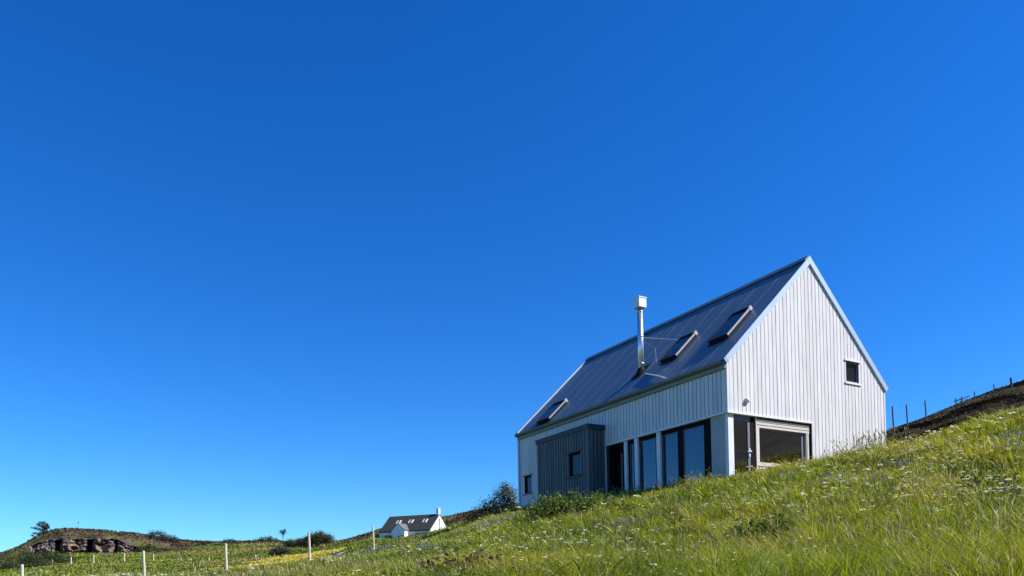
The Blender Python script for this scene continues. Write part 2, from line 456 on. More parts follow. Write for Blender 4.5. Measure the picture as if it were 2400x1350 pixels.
# --- cladding and the wall core behind it
mb = MB(); boards(mb, gab, XL + .10, XR - .07, lambda m: CB + .06 if m < 3.95 else DEEP, roof_z, [UPW], extra=(3.95, 4.0))
build('gable_cladding', mb, M_white, house, attr=True)
mb = MB(); boards(mb, lng, .10, HL - .10, lambda m: CB + .06 if m < 6.1 else DEEP, -.26, [WLB, (BAY[0] + .03, BAY[1] - .03, DEEP, -.86)], extra=(6.1,))
build('side_cladding', mb, M_white, house, attr=True)
mb = MB()
def core(fm, xs, zlo, zhi, holes, d0, d1):
    cuts = sorted(set(xs) | {c for h in holes for c in h[:2] if xs[0] < c < xs[-1]})
    for ca, cb in zip(cuts, cuts[1:]):
        m = (ca + cb) / 2
        lo = zlo(m) if callable(zlo) else zlo
        za, zb = (zhi(ca), zhi(cb)) if callable(zhi) else (zhi, zhi)
        sp = [(lo, za, zb)]
        for h in holes:
            if h[0] < m < h[1]:
                s = sp.pop(0); sp = [(s[0], h[2], h[2]), (h[3], s[1], s[2])] if h[2] > s[0] else [(h[3], s[1], s[2])]
        for s0, ta, tb in sp:
            mb.hexa([fm(ca, d0, s0), fm(cb, d0, s0), fm(cb, d1, s0), fm(ca, d1, s0), fm(ca, d0, ta), fm(cb, d0, tb), fm(cb, d1, tb), fm(ca, d1, ta)])
core(gab, [XL + .03, 3.95, 4.0, XR - .03], lambda m: CB + .02 if m < 3.95 else DEEP, lambda a: roof_z(a) - .02, [UPW], .028, .22)
core(lng, [.25, 6.1, HL - .25], lambda m: CB + .02 if m < 6.1 else DEEP, -.14, [WLB], .028, .22)
core(lambda x, d, z: (x, HL - IG - d, z), [XL + .03, 4.0, XR - .03], DEEP, lambda a: roof_z(a) - .02, [], .0, .2)
core(lambda x, d, z: (HW - IL - d, x, z), [.26, HL - .26], DEEP, -.14, [], .0, .2)
build('wall', mb, M_back, house)
# --- corner boards and bottom trim
for bb in ((XL - .004, XL + .094, IG - .006, IG + .03, CB + .06, -.03), (XR - .064, XR + .004, IG - .006, IG + .03, DEEP, -.03),
           (XL - .006, XL + .03, IG + .033, IG + .10, CB + .06, -.26), (XL - .006, XL + .03, HL - .10, HL - IG, DEEP, -.2)):
    mb = MB(); mb.box(*bb); build('corner_board', mb, M_white, house, attr=True)
mb = MB()
mb.box(XL - .03, 3.95, IG - .03, IG + .10, CB, CB + .057)
mb.box(XL - .03, XL + .10, IG + .103, 6.1, CB, CB + .057)
build('cladding_trim', mb, M_trim, house)
# --- roof
mb = MB()
def slab(a0, a1, b0, b1, up, dn):
    off = lambda a, h: (a - math.sin(SLOPE) * h if a <= 4 else a + math.sin(SLOPE) * h, min(a, HW - a) * TANP + math.cos(SLOPE) * h)
    P = []
    for h in (dn, up):
        for (a, b) in ((a0, b0), (a1, b0), (a1, b1), (a0, b1)):
            if abs(a - 4) < 1e-6: x, z = 4.0, HH + h / math.cos(SLOPE)
            else: x, z = off(a, h)
            P.append((x, b, z))
    mb.hexa(P)
slab(0.0, 4.0, 0.035, HL, 0.0, -.10)
slab(4.0, 8.0, 0.035, HL, 0.0, -.10)
nb = 13
for i in range(1, nb):
    b = i * HL / nb
    for a0, a1 in ((0.01, 3.93), (4.07, 7.99)):
        slab(a0, a1, b - .05, b + .05, .003, -.002)
build('roof', mb, M_roof, house)
mb = MB()
for a0, a1 in ((0.0, 4.0), (4.0, 8.0)):
    slab(a0, a1, -.02, .032, .022, -.16)
build('verge_flashing', mb, M_verge, house)
mb = MB()
slab(0.05, 1.95, -.028, -.0205, .018, -.155)           # lower length of flashing laps over the upper one
build('flashing_lap', mb, M_verge, house)
mb = MB()
for a0, a1 in ((0.0, 4.0), (4.0, 8.0)):
    slab(a0, a1, HL + .003, HL + .05, .03, -.16)
slab(0.02, 3.95, HL - .16, HL - .06, .05, .0)
build('far_verge_flashing', mb, M_verge, house)
mb = MB()
slab(3.86, 4.0, .04, HL, .055, .02); slab(4.0, 4.14, .04, HL, .055, .02)
build('ridge_cap', mb, M_roof, house)
mb = MB()
ring = [(-.075 * math.cos(t) - .02, -.055 - .075 * math.sin(t)) for t in np.linspace(0, math.pi, 9)]
ring2 = [(-.068 * math.cos(t) - .02, -.05 - .068 * math.sin(t)) for t in np.linspace(0, math.pi, 9)][::-1]
rr = ring + ring2
P = [(x, .05, z) for x, z in rr] + [(x, HL - .02, z) for x, z in rr]
k = len(rr)
mb.poly(P, [(i, (i + 1) % k, k + (i + 1) % k, k + i) for i in range(k)] + [tuple(range(9)) + tuple(range(9, 18))][:0])
mb.box(-.012, .05, .04, HL - .02, -.14, -.05)
build('gutter', mb, M_gutter, house)
mb = MB(); mb.box(.052, IL + .02, .036, HL - .01, -.255, -.10)
build('fascia', mb, M_soffit, house)
mb = MB(); mb.tube([(XL - .05, HL - .06, -.2), (XL - .05, HL - .06, DEEP)], .038, 10)
build('downpipe', mb, M_trim, house)

# --- roof windows
M_curb = mat_plain('dark_curb', (0.014, 0.014, 0.018), 0.7, 0, 0.1, 5, spec=0.1)
M_alu = mat_plain('aluminium_edge', (0.30, 0.29, 0.31), 0.5, 0.3, 0.05, 5)
M_hood = mat_plain('roof_window_hood', (0.42, 0.41, 0.40), 0.45, 0.2, 0.05, 5)
def roof_pt(a, b, h): return (a - math.sin(SLOPE) * h, b, a * TANP + math.cos(SLOPE) * h)
def roof_box(mb, a0, a1, b0, b1, h0, h1):
    mb.hexa([roof_pt(a, b, h) for h in (h0, h1) for a, b in ((a0, b0), (a1, b0), (a1, b1), (a0, b1))])
for a0, a1, b0, b1 in ((1.08, 2.18, .80, 1.62), (1.08, 2.06, 3.17, 3.99), (.12, 1.02, 9.80, 10.80)):
    t = .05
    mb = MB(); roof_box(mb, a0, a1, b0, b0 + t, .0, .13); roof_box(mb, a0, a1, b1 - t, b1, .0, .13)
    roof_box(mb, a0, a0 + t, b0 + t, b1 - t, .0, .13); roof_box(mb, a1 - t, a1, b0 + t, b1 - t, .0, .15)
    f = build('roof_window', mb, M_curb, house)
    mb = MB(); roof_box(mb, a0 - .01, a1 - .07, b0 - .010, b0 + .012, .133, .139); roof_box(mb, a0 + .0, a1 - .07, b0 - .010, b0 - .003, .075, .131)
    build('edge_cover', mb, M_alu, f)
    mb = MB(); roof_box(mb, a1 - .07, a1 + .01, b0 - .012, b0 + .06, .02, .16)
    build('hood', mb, M_hood, f)
    mb = MB(); roof_box(mb, a0 + t, a1 - t, b0 + t, b1 - t, .10, .112)
    build('pane', M_dark_glass and mb, M_dark_glass, f)
    mb = MB(); roof_box(mb, a0 - .10, a0 - .002, b0 - .03, b1 + .03, .018, .03)
    build('apron', mb, M_curb, f)

# --- flue
fb = (1.07, 5.09, 1.04)
mb = MB(); mb.tube([(fb[0], fb[1], fb[2] - .25), (fb[0], fb[1], fb[2] + 2.36)], .105, 20)
for z in (.28, 1.28, 2.2): mb.tube([(fb[0], fb[1], fb[2] + z), (fb[0], fb[1], fb[2] + z + .05)], .114, 20)
flue = build('flue', mb, M_steel, house)
for p in flue.data.polygons: p.use_smooth = len(p.vertices) == 4
mb = MB(); mb.box(fb[0] - .17, fb[0] + .17, fb[1] - .17, fb[1] + .17, fb[2] + 2.36, fb[2] + 2.73)
mb.box(fb[0] - .185, fb[0] + .185, fb[1] - .185, fb[1] + .185, fb[2] + 2.70, fb[2] + 2.735)
build('cowl', mb, M_cap, flue)
mb = MB(); mb.tube([(fb[0], fb[1], fb[2] - .15), (fb[0], fb[1], fb[2] + .10), (fb[0], fb[1], fb[2] + .14)], [.24, .14, .115], 16)
roof_box(mb, .78, 1.36, 4.83, 5.35, .0, .022)
build('flashing_boot', mb, M_curb, flue)
mb = MB(); mb.tube([(fb[0], fb[1], fb[2] + 1.28), roof_pt(2.2, 4.32, .02)], .019, 6)
build('stay', mb, M_steel, flue)
mb = MB(); mb.tube([(fb[0], fb[1], fb[2] + 1.18), (1.16, 4.40, 1.13 + .60), roof_pt(1.16, 4.36, .0)], .009, 6)
build('stay', mb, M_alu, flue)
mb = MB(); mb.tube([roof_pt(.76, 4.45, .05), roof_pt(.27, 3.15, .05), roof_pt(.02, 2.56, .04)], .02, 8)
build('roof_rod', mb, M_trim, house)  # thin pale rod lying on the slope between flue and eave

# --- dark bay on the long wall
BA = -.63
mb = MB()
boards(mb, lambda x, d, z: (BA + d, x, z), BAY[0] + .06, BAY[1], DEEP, -.98, [(6.68, 7.44, -2.62, -1.74)], pitch=.175, gap=.05, d1=.03, var=.14)
boards(mb, lambda x, d, z: (x, BAY[0] + d, z), BA + .06, IL, DEEP, -.98, pitch=.175, gap=.05, d1=.03, var=.14)
mb.col = (1.05, 1.05, 1.05)
mb.box(BA - .012, BA + .055, BAY[0] - .012, BAY[0] + .055, DEEP, -.98)
bay = build('bay', mb, M_dark_board, house, attr=True)
mb = MB()
mb.box(BA + .032, IL, BAY[0] + .032, 6.68, DEEP, -.86); mb.box(BA + .032, IL, 7.44, BAY[1], DEEP, -.86)
mb.box(BA + .032, IL, 6.68, 7.44, DEEP, -2.62); mb.box(BA + .032, IL, 6.68, 7.44, -1.74, -.86); mb.box(BA + .25, IL, 6.68, 7.44, -2.62, -1.74)
build('bay_core', mb, M_dark_trim, bay)
mb = MB()
mb.box(BA - .05, IL, BAY[0] - .05, BAY[1] + .04, -.86, -.81); mb.box(BA - .04, BA + .02, BAY[0] - .04, BAY[1] + .03, -.99, -.863); mb.box(BA + .023, IL, BAY[0] - .04, BAY[0] + .02, -.99, -.863)
build('bay_roof', mb, M_dark_trim, bay)
def small_window(parent, fm, x0, x1, z0, z1, frame_mat, head_mat, rec=.10, proud=.05):
    mb = MB(); t = .055
    def bx(a, b, c, d, d0, d1): mb.hexa([fm(p, q, z) for z in (c, d) for p, q in ((a, d0), (b, d0), (b, d1), (a, d1))])
    bx(x0, x0 + t, z0, z1, rec - .04, rec + .06); bx(x1 - t, x1, z0, z1, rec - .04, rec + .06)
    bx(x0 + t, x1 - t, z0, z0 + t, rec - .04, rec + .06); bx(x0 + t, x1 - t, z1 - t, z1, rec - .04, rec + .06)
    w = build('window', mb, frame_mat, parent)
    mb = MB(); bx(x0 + t, x1 - t, z0 + t, z1 - t, rec, rec + .012)
    build('pane', mb, M_dark_glass, w)
    mb = MB(); bx(x0 - .08, x1 + .08, z1, z1 + .055, -proud, .03)
    build('head_board', mb, head_mat, w)
    mb = MB(); bx(x0 - .08, x1 + .08, z0 - .065, z0 - .002, -proud, .05)
    build('sill', mb, head_mat, w)
    return w
small_window(house, gab, *UPW[:2], *UPW[2:], M_grey, M_trim, .09, .035)
M_shade_trim = mat_plain('shaded_trim', (0.26, 0.26, 0.28), 0.7)  # darker copy of the trim, the wall's shade put into its colour
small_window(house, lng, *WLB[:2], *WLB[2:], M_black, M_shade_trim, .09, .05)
small_window(bay, lambda x, d, z: (BA + d, x, z), 6.68, 7.44, -2.62, -1.74, M_black, M_dark_trim, .11, .05)

# --- glazed strip on the long wall (recessed under the cladding)
RA = IL + .12                                     # plane of the frames
def lbox(mb, b0, b1, z0, z1, a0=RA, a1=RA + .08): mb.box(a0, a1, b0, b1, z0, z1)
ZT, ZH = CB - .003, -1.73
panes = [(1.16, 2.10), (2.36, 3.12), (3.45, 4.31), (4.64, 4.84)]
mull = [(.81, 1.16), (2.10, 2.36), (3.12, 3.45), (4.31, 4.64), (4.84, 5.10)]
mb = MB()
lbox(mb, .81, 5.96, ZH, ZT, RA, RA + .10)
for b0, b1 in mull: lbox(mb, b0, b1, FLOOR - .3, ZH - .002)
for b0, b1 in panes: lbox(mb, b0, b1, FLOOR - .3, FLOOR + .12)
glz = build('glazed_screen', mb, M_black, house)
for b0, b1 in panes:
    mb = MB(); t = .028
    for z0, z1, q0, q1 in ((FLOOR + .12, ZH, b0, b0 + t), (FLOOR + .12, ZH, b1 - t, b1), (ZH - t, ZH - .002, b0 + t, b1 - t)):
        lbox(mb, q0, q1, z0, z1 - .002, RA + .012, RA + .05)
    pf = build('sash', mb, M_grey, glz)
    mb = MB(); lbox(mb, b0 + t, b1 - t, FLOOR + .12, ZH - t - .002, RA + .03, RA + .04)
    build('pane', mb, M_glass, pf)
for b0, b1 in ((4.91, 5.05), (4.30, 4.47), (3.12, 3.30)):
    mb = MB(); mb.box(IL + .02, IL + .10, b0, b1, FLOOR - .6, ZT)
    build('timber_post', mb, M_trim, glz)
mb = MB(); mb.box(IL + .42, IL + .48, 5.05, 6.0, FLOOR - .3, ZT); mb.box(IL + .12, IL + .42, 5.97, 6.03, FLOOR - .3, ZT)
ent = build('entrance_door', mb, M_black, house)
mb = MB(); mb.box(IL + .385, IL + .418, 5.62, 5.70, FLOOR - .2, -1.9)
build('door_stile', mb, M_grey, ent)
mb = MB(); mb.box(IL + .07, IL + .16, .115, .806, FLOOR - .8, ZT)
build('side_panel', mb, M_panel, house)

# --- gable, ground floor
GB = IG + .07
mb = MB(); mb.box(IL + .06, .415, GB - .02, GB + .10, FLOOR - .9, ZT)
build('corner_post', mb, M_trim, house)
mb = MB()
mb.box(.418, 1.385, GB + .03, GB + .12, -1.79, ZT); mb.box(.418, .475, GB + .03, GB + .12, FLOOR, -1.792); mb.box(1.07, 1.385, GB + .03, GB + .12, FLOOR, -1.792)
mb.box(.475, 1.07, GB + .03, GB + .12, FLOOR, FLOOR + .1)
dr = build('glazed_door', mb, M_grey, house)
mb = MB(); mb.box(1.18, 1.384, GB + .02, GB + .027, FLOOR, ZT - .01); mb.box(.476, .50, GB + .022, GB + .045, FLOOR + .1, -1.80)
build('dark_jamb', mb, M_black, dr)
mb = MB(); mb.box(.475, 1.07, GB + .06, GB + .07, FLOOR + .1, -1.792)
build('pane', mb, M_glass_gable, dr)
mb = MB(); mb.box(1.08, 1.13, GB - .01, GB + .028, -2.86, -2.60); mb.tube([(1.10, GB - .005, -2.70), (1.10, GB - .045, -2.70), (.97, GB - .045, -2.705)], .013, 8)
mb.tube([(1.095, GB - .03, -2.70), (1.14, GB - .03, -2.70)], .03, 10)
build('handle', mb, M_trim, dr)
mb = MB()
def lbd(x0, x1, z0, z1, d0=GB - .02, d1=GB + .08):
    k = random.uniform(.93, 1.05); mb.col = (k, k * random.uniform(.97, 1.01), k * random.uniform(.95, 1.02)); mb.box(x0, x1, d0, d1, z0, z1); mb.col = (1, 1, 1)
for i in range(3): lbd(1.43, 3.86, -1.92 + i * .094, -1.92 + i * .094 + .070)
lbd(1.39, 1.427, FLOOR - .5, -1.62); lbd(1.43, 1.525, -3.0, -1.925); lbd(3.715, 3.735, -3.0, -1.925); lbd(3.77, 3.83, -3.0, -1.925)
lbd(1.43, 3.86, -3.12, -3.003)
for i in range(7): lbd(1.43, 3.86, -3.22 - i * .094, -3.15 - i * .094)
lw = build('picture_window', mb, M_larch, house, attr=True)
mb = MB()
mb.box(1.43, 3.88, GB + .082, GB + .14, FLOOR - .8, -3.0); mb.box(1.43, 3.88, GB + .082, GB + .14, -1.96, -1.63); mb.box(3.70, 3.88, GB + .082, GB + .14, -3.0, -1.96)
mb.box(3.885, 3.945, GB + .0, GB + .14, FLOOR - .8, ZT)
build('dark_backing', mb, M_black, lw)
mb = MB(); mb.box(1.526, 3.714, GB + .03, GB + .05, -1.985, -1.925); mb.box(1.526, 1.56, GB + .03, GB + .05, -2.997, -1.987); mb.box(3.56, 3.66, GB + .05, GB + .09, -2.997, -1.99)
build('window_frame', mb, M_grey, lw)
mb = MB(); mb.box(1.526, 3.714, GB + .06, GB + .07, -2.998, -1.987)
build('pane', mb, M_glass_gable, lw)
# --- the room behind the glass
mb = MB()
mb.box(IL + .25, 7.6, .30, 6.0, FLOOR - .1, FLOOR); mb.box(IL + .25, 7.6, .30, 6.0, CB + .08, CB + .2)
mb.box(7.6, 7.7, .3, 6.0, FLOOR, CB + .08); mb.box(.62, 7.6, 5.9, 6.0, FLOOR, CB + .08); mb.box(4.4, 7.6, .30, .36, FLOOR, CB + .08)
build('room', mb, M_room, house)
mb = MB()
cx = [(RA + .30 + .035 * math.sin(i * 1.9), 4.36 - i * .026) for i in range(9)]
P = [(x, b, -2.0) for x, b in cx] + [(x, b - .10 * (j / 8), -3.0 - .02 * j) for j, (x, b) in enumerate(cx)]
P += [(x + .012, b, z) for x, b, z in P]
n9 = 9
mb.poly(P, [(i, i + 1, n9 + i + 1, n9 + i) for i in range(8)] + [(18 + i, 18 + n9 + i, 18 + n9 + i + 1, 18 + i + 1) for i in range(8)])
build('curtain', mb, M_cloth, house)
M_screen = mat_plain('pale_screen', (0.4, 0.42, 0.45), 0.8)
for q0, q1, zt in ((1.5, 2.1, -2.45), (2.7, 3.5, -2.7)):
    mb = MB(); mb.box(RA + .5, RA + .55, q0, q1, FLOOR, zt); build('interior_screen', mb, M_screen, house)
# --- wall lamp
mb = MB()
for (r0, y0) in (): pass
prof = [(.0, .105), (.045, .10), (.075, .08), (.09, .05), (.092, .02), (.075, .018), (.075, 0)]
nn = 20
P = []; F = []
for i, (r, h) in enumerate(prof):
    for k in range(nn):
        t = 2 * math.pi * k / nn
        P.append((.94 + r * math.cos(t), IG - .0 - h, -1.15 + r * math.sin(t)))
for i in range(len(prof) - 1):
    for k in range(nn):
        F.append((i * nn + k, i * nn + (k + 1) % nn, (i + 1) * nn + (k + 1) % nn, (i + 1) * nn + k))
mb.poly(P, F)
build('wall_lamp', mb, M_lampw, house, smooth=True)

# ================================================================== COTTAGE (far, behind the crest)
Dc = 148.0
al = math.radians(22)
corner = ray(1008, 1242) * Dc                      # near eave corner
cg = np.array([math.sin(al), math.cos(al)]); clv = np.array([-math.cos(al), math.sin(al)])
cot = empty('cottage', corner, math.atan2(cg[1], cg[0]))
tag(cot, 'small white cottage with dark slate roof, front porch and one gable chimney', 'cottage')
CWd, CLn, CHt = 8.4, 11.8, 3.4
M_harl = mat_plain('white_harling', (0.74, 0.74, 0.74), 0.9, 0, 0.08, 1.2)
M_slate = mat_plain('dark_slates', (0.032, 0.031, 0.028), 0.8, 0, 0.3, 2.5, 0.3)
M_win = mat_plain('far_window', (0.03, 0.045, 0.06), 0.15, 0, 0.1, 2)
M_greyroof = mat_plain('grey_porch_slates', (0.13, 0.13, 0.12), 0.8, 0, 0.25, 3)
mb = MB()
zb = -4.5
P = [(0, 0, zb), (CWd, 0, zb), (CWd, 0, 0), (CWd / 2, 0, CHt - .1), (0, 0, 0)]
P += [(x, CLn, z) for x, _, z in P]
mb.poly(P, [(0, 1, 2, 3, 4), (5, 9, 8, 7, 6), (0, 5, 6, 1), (1, 6, 7, 2), (0, 4, 9, 5)])
build('wall', mb, M_harl, cot)
mb = MB()
for sgn, xa in ((1, -.06), (-1, CWd + .06)):
    xm = CWd / 2; t = CHt / (CWd / 2)
    za = -.06 * t
    mb.hexa([(xa, -.05, za), (xm, -.05, CHt), (xm, CLn + .05, CHt), (xa, CLn + .05, za), (xa, -.05, za + .16), (xm, -.05, CHt + .16), (xm, CLn + .05, CHt + .16), (xa, CLn + .05, za + .16)])
croof = build('roof', mb, M_slate, cot)
mb = MB(); mb.box(CWd / 2 - .4, CWd / 2 + .4, .02, .55, CHt - .6, CHt + 1.15); mb.box(CWd / 2 - .46, CWd / 2 + .46, -.03, .60, CHt + 1.15, CHt + 1.25)
mb.tube([(CWd / 2, .3, CHt + 1.24), (CWd / 2, .3, CHt + 1.55)], .12, 8)
build('chimney', mb, M_harl, croof)
mb = MB(); mb.tube([(CWd / 2 - .1, -.08, CHt - .8), (CWd / 2 - .1, -.08, zb)], .06, 6)
build('downpipe', mb, M_slate, cot)
tt = CHt / (CWd / 2)
def croof_pt(a, b, h): 
    s = math.atan(tt); return (a - math.sin(s) * h, b, a * tt + .16 + math.cos(s) * h)
for b0 in (1.9, 5.2, 8.1):
    mb = MB(); mb.hexa([croof_pt(a, b, h) for h in (-.02, .10) for a, b in ((1.95, b0), (2.85, b0), (2.85, b0 + .95), (1.95, b0 + .95))])
    w = build('roof_window', mb, M_harl, croof)
    mb = MB(); mb.hexa([croof_pt(a, b, h) for h in (.06, .115) for a, b in ((1.98, b0 + .25), (2.81, b0 + .25), (2.81, b0 + .68), (1.98, b0 + .68))])
    build('pane', mb, M_win, w)
PB0, PB1, PA = 4.9, 7.9, -1.7                        # porch
mb = MB(); pm = (PB0 + PB1) / 2; ph = 1.45
P = [(PA, PB0, zb), (PA, PB1, zb), (PA, PB1, .05), (PA, pm, ph), (PA, PB0, .05)]
P += [(1.6, b, z) for _, b, z in P]
mb.poly(P, [(0, 1, 2, 3, 4), (0, 4, 9, 5), (1, 6, 7, 2), (4, 3, 8, 9), (3, 2, 7, 8)])
por = build('porch', mb, M_harl, cot)
mb = MB()
for b0 in (PB0 - .12, PB1 + .12):
    mb.hexa([(PA - .06, b0, .0), (PA - .06, pm, ph + .02), (1.5, pm, ph + .02), (1.5, b0, .0), (PA - .06, b0, .12), (PA - .06, pm, ph + .14), (1.5, pm, ph + .14), (1.5, b0, .12)])
build('porch_roof', mb, M_greyroof, por)
for b0, b1, z0, z1 in ((1.0, 3.2, -1.6, -.55), (8.6, 10.6, -1.9, -.7)):
    mb = MB(); mb.box(-.04, .06, b0, b1, z0, z1); mb.box(-.10, .0, b0 - .1, b1 + .1, z0 - .14, z0 - .005)
    build('window', mb, M_win, cot)
mb = MB(); mb.box(PA - .03, PA + .03, 5.2, 5.75, -1.9, -.9)
build('window', mb, M_win, por)
mb = MB(); mb.box(-.14, -.065, 0, CLn, -.12, -.03)
build('gutter', mb, M_slate, cot)

# ================================================================== FENCE POSTS, POLES
M_post = mat_plain('pale_larch_post', (0.62, 0.55, 0.42), 0.85, 0, 0.2, 3, 0.2, (5, 5, .6))  # pale timber of the meadow and field stakes
M_dpost = mat_plain('weathered_post', (0.10, 0.09, 0.085), 0.85, 0, 0.2, 3)
def post(u, d, vtop, r, mat, label, group, lean=(0, 0)):
    base = place(u, d)
    top = ray(u, vtop)[2] * d
    h = max(0.5, top - base[2])
    o = empty('fence_post', base)
    mb = MB(); mb.tube([(0, 0, -.35), (lean[0] * .5, lean[1] * .5, h * .5), (lean[0], lean[1], h - .03), (lean[0], lean[1], h)], [r * 1.08, r * 1.02, r, r * .8], 10)
    build('stake', mb, mat, o)
    tag(o, label, 'fence post', group)
G1 = 'pale stakes along the near meadow fence'
post(51, 27, 1323, .052, M_post, 'pale stake nearest the left edge, below the dark gorse bank', G1, (.0, 0))
post(338, 30, 1290, .05, M_post, 'tall pale stake standing right of the rocky cliff', G1, (-.04, 0))
post(530, 34, 1273, .055, M_post, 'tall pale stake left of the yellow flower patch, against the green field', G1, (-.03, 0))
post(726, 38, 1247, .06, M_post, 'tall pale stake in front of the rounded tree clump', G1, (-.05, 0))
post(877, 42, 1230, .05, M_post, 'pale stake just left of the white cottage', G1, (-.08, 0))
G2 = 'short distant stakes across the lower field'
desc = {18: ('far left stake half hidden by dark gorse', 1328, 92), 74: ('short stake right of the near left-edge stake', 1322, 92), 122: ('short stake just below the left end of the cliff', 1313, 104), 166: ('short stake below the cliff, left of its big cleft', 1306, 108), 219: ('short stake under the big dark cleft of the cliff', 1300, 112),
        291: ('short stake below the right end of the cliff', 1297, 114), 359: ('short stake just right of the tall stake by the cliff', 1298, 114), 424: ('short stake in the open green field left of centre', 1303, 108), 489: ('short stake just left of the tall stake in the green field', 1308, 100), 598: ('short stake in the field right of the tall central stake', 1302, 104), 656: ('short stake near the grey shrub by the yellow flowers', 1295, 110)}
for u_, (lb, vt, dd) in desc.items():
    post(u_, dd, vt, .085, M_post, lb, G2)
G3 = 'thin dark posts along the heather ridge'
for u_, d_, vt, lb in ((2102, 36, 952, 'thin dark post closest to the right wall of the house'), (2135, 38, 948, 'thin dark post, second from the house on the ridge'), (2179, 41, 938, 'slender dark post where the heather slope steepens'),
                       (2251, 46, 933, 'dark post just left of the crossarm pole'), (2295, 47, 918, 'short thin post right of the crossarm pole'), (2341, 47, 907, 'stubby post on the ridge between two others near the right edge'), (2382, 44, 885, 'thick dark post on the ridge nearest the right edge')):
    post(u_, d_, vt, .034 if u_ != 2382 else .06, M_dpost, lb, G3, (-.05, 0))
b = place(2263, 75); top = ray(2263, 930)[2] * 75
pole = empty('utility_pole', b); tag(pole, 'distant pole with slanted crossarm behind the heather ridge', 'utility pole')
mb = MB(); mb.tube([(0, 0, -.3), (0, 0, top - b[2])], [.1, .07], 8); build('mast', mb, M_dpost, pole)
mb = MB(); hh = top - b[2]; mb.tube([(-.75, 0, hh - .45), (0, -.08, hh - .2), (.75, 0, hh + .08)], .07, 6); build('crossarm', mb, M_dpost, pole)
b = place(184, 228); top = ray(184, 1222)[2] * 228
pole = empty('radio_mast', b); tag(pole, 'hair-thin grey mast on the rocky hilltop', 'mast')
mb = MB(); mb.tube([(0, 0, -.3), (0, 0, top - b[2])], [.07, .04], 6); build('mast', mb, mat_plain('grey_mast', (.25, .3, .36), .6), pole)
mb = MB(); mb.box(-.2, .2, -.1, .1, (top - b[2]) - .5, (top - b[2]) - .25); build('aerial', mb, M_dpost, pole)

# ================================================================== PLANTS
M_leaf = mat_foliage('leaves', .34, .025, .5)
M_heather = mat_foliage('heather_tufts', .2, .0, .6)
M_grass = mat_foliage('grass_blades', .45, .03, .45)
M_flower = mat_foliage('petals', .35, .02, .6)
M_bark = mat_plain('bark', (.07, .055, .045), .9, 0, .3, 6)

def leaf_cloud(name, blobs, n, size, cols, parent, droop=.3, seed=1, up=0.0, spread=1.5):
    """blobs: (x, y, z, rx, ry, rz); many small folded leaves in clumps through the volume"""
    r = np.random.default_rng(seed)
    B = np.array(blobs, float); wgt = (B[:, 3] * B[:, 4] * B[:, 5]) ** (2 / 3); wgt /= wgt.sum()
    nc = max(8, n // 14)
    k = r.choice(len(B), nc, p=wgt)
    dirs = r.normal(size=(nc, 3)); dirs /= np.linalg.norm(dirs, axis=1)[:, None]
    cen = B[k, :3] + dirs * B[k, 3:] * (r.uniform(.35, 1.0, nc) ** .5)[:, None]
    ci = r.integers(0, nc, n)
    P = cen[ci] + r.normal(size=(n, 3)) * size * spread
    nrm = r.normal(size=(n, 3)) + dirs[ci] * .7 + np.array([0, 0, .5]); nrm /= np.linalg.norm(nrm, axis=1)[:, None]
    t = np.cross(nrm, r.normal(size=(n, 3))); t /= np.linalg.norm(t, axis=1)[:, None] + 1e-9
    if up: t = t + np.array([0, 0, up]); t /= np.linalg.norm(t, axis=1)[:, None]
    s = np.cross(nrm, t)
    L = size * r.uniform(.7, 1.5, n)[:, None]
    V = np.stack([P - t * L * .5, P + s * L * .30 + nrm * L * .07, P + t * L * .6 - nrm * L * droop * .3, P - s * L * .30 + nrm * L * .07], 1).reshape(-1, 3)
    F = np.arange(4 * n).reshape(n, 4)
    cols = np.array(cols); cc = cols[r.integers(0, len(cols), nc)][ci] * r.uniform(.7, 1.3, (n, 1))
    return fast_mesh(name, V, [F[:, [0, 1, 2]], F[:, [0, 2, 3]]], M_leaf, np.repeat(cc, 4, 0), parent)

def shrub(name, u, d, blobs, n, size, cols, label, cat, group=None, stems=5, seed=1, sink=.0, up=0.0, base=None, trunk_r=.02, spread=1.5):
    b = place(u, d) if base is None else base
    o = empty(name, (b[0], b[1], b[2] - sink)); tag(o, label, cat, group)
    leaf_cloud('foliage', blobs, n, size, cols, o, seed=seed, up=up, spread=spread)
    r = np.random.default_rng(seed + 50)
    mb = MB()
    for i in range(stems):
        q = blobs[r.integers(0, len(blobs))]
        e = np.array(q[:3]) + r.normal(size=3) * .3 * np.array(q[3:])
        m = e * np.array([.35, .35, .55])
        mb.tube([(r.normal() * trunk_r, r.normal() * trunk_r, -.1), tuple(m), tuple(e)], [trunk_r, trunk_r * .7, trunk_r * .25], 6)
    build('stem' if name != 'wind_bent_tree' else 'trunk', mb, M_bark, o)
    return o
GRN = [(.05, .085, .02), (.075, .12, .028), (.035, .06, .016)]
DRK = [(.045, .06, .02), (.065, .08, .028), (.08, .075, .032)]
YEL = [(.13, .18, .03), (.09, .14, .025), (.05, .09, .02)]
BRN = [(.10, .065, .035), (.14, .10, .055), (.05, .035, .02)]

b = place(1172, 37)
shrub('rose_bush', 1172, 37, [(.15, 0, .75, .8, .6, .7), (-.4, 0, .55, .65, .5, .5), (.45, .1, 1.15, .5, .45, .5), (-1.0, 0, .3, .5, .4, .35), (-1.5, 0, .15, .35, .3, .22), (.3, 0, 1.6, .25, .25, .22), (-.1, 0, 1.35, .15, .15, .25)], 5600, .07, [(.10, .12, .035), (.14, .15, .05), (.07, .09, .03), (.17, .16, .06)], 'dark bushy shrub touching the far end wall of the house', 'shrub', seed=3, stems=9)
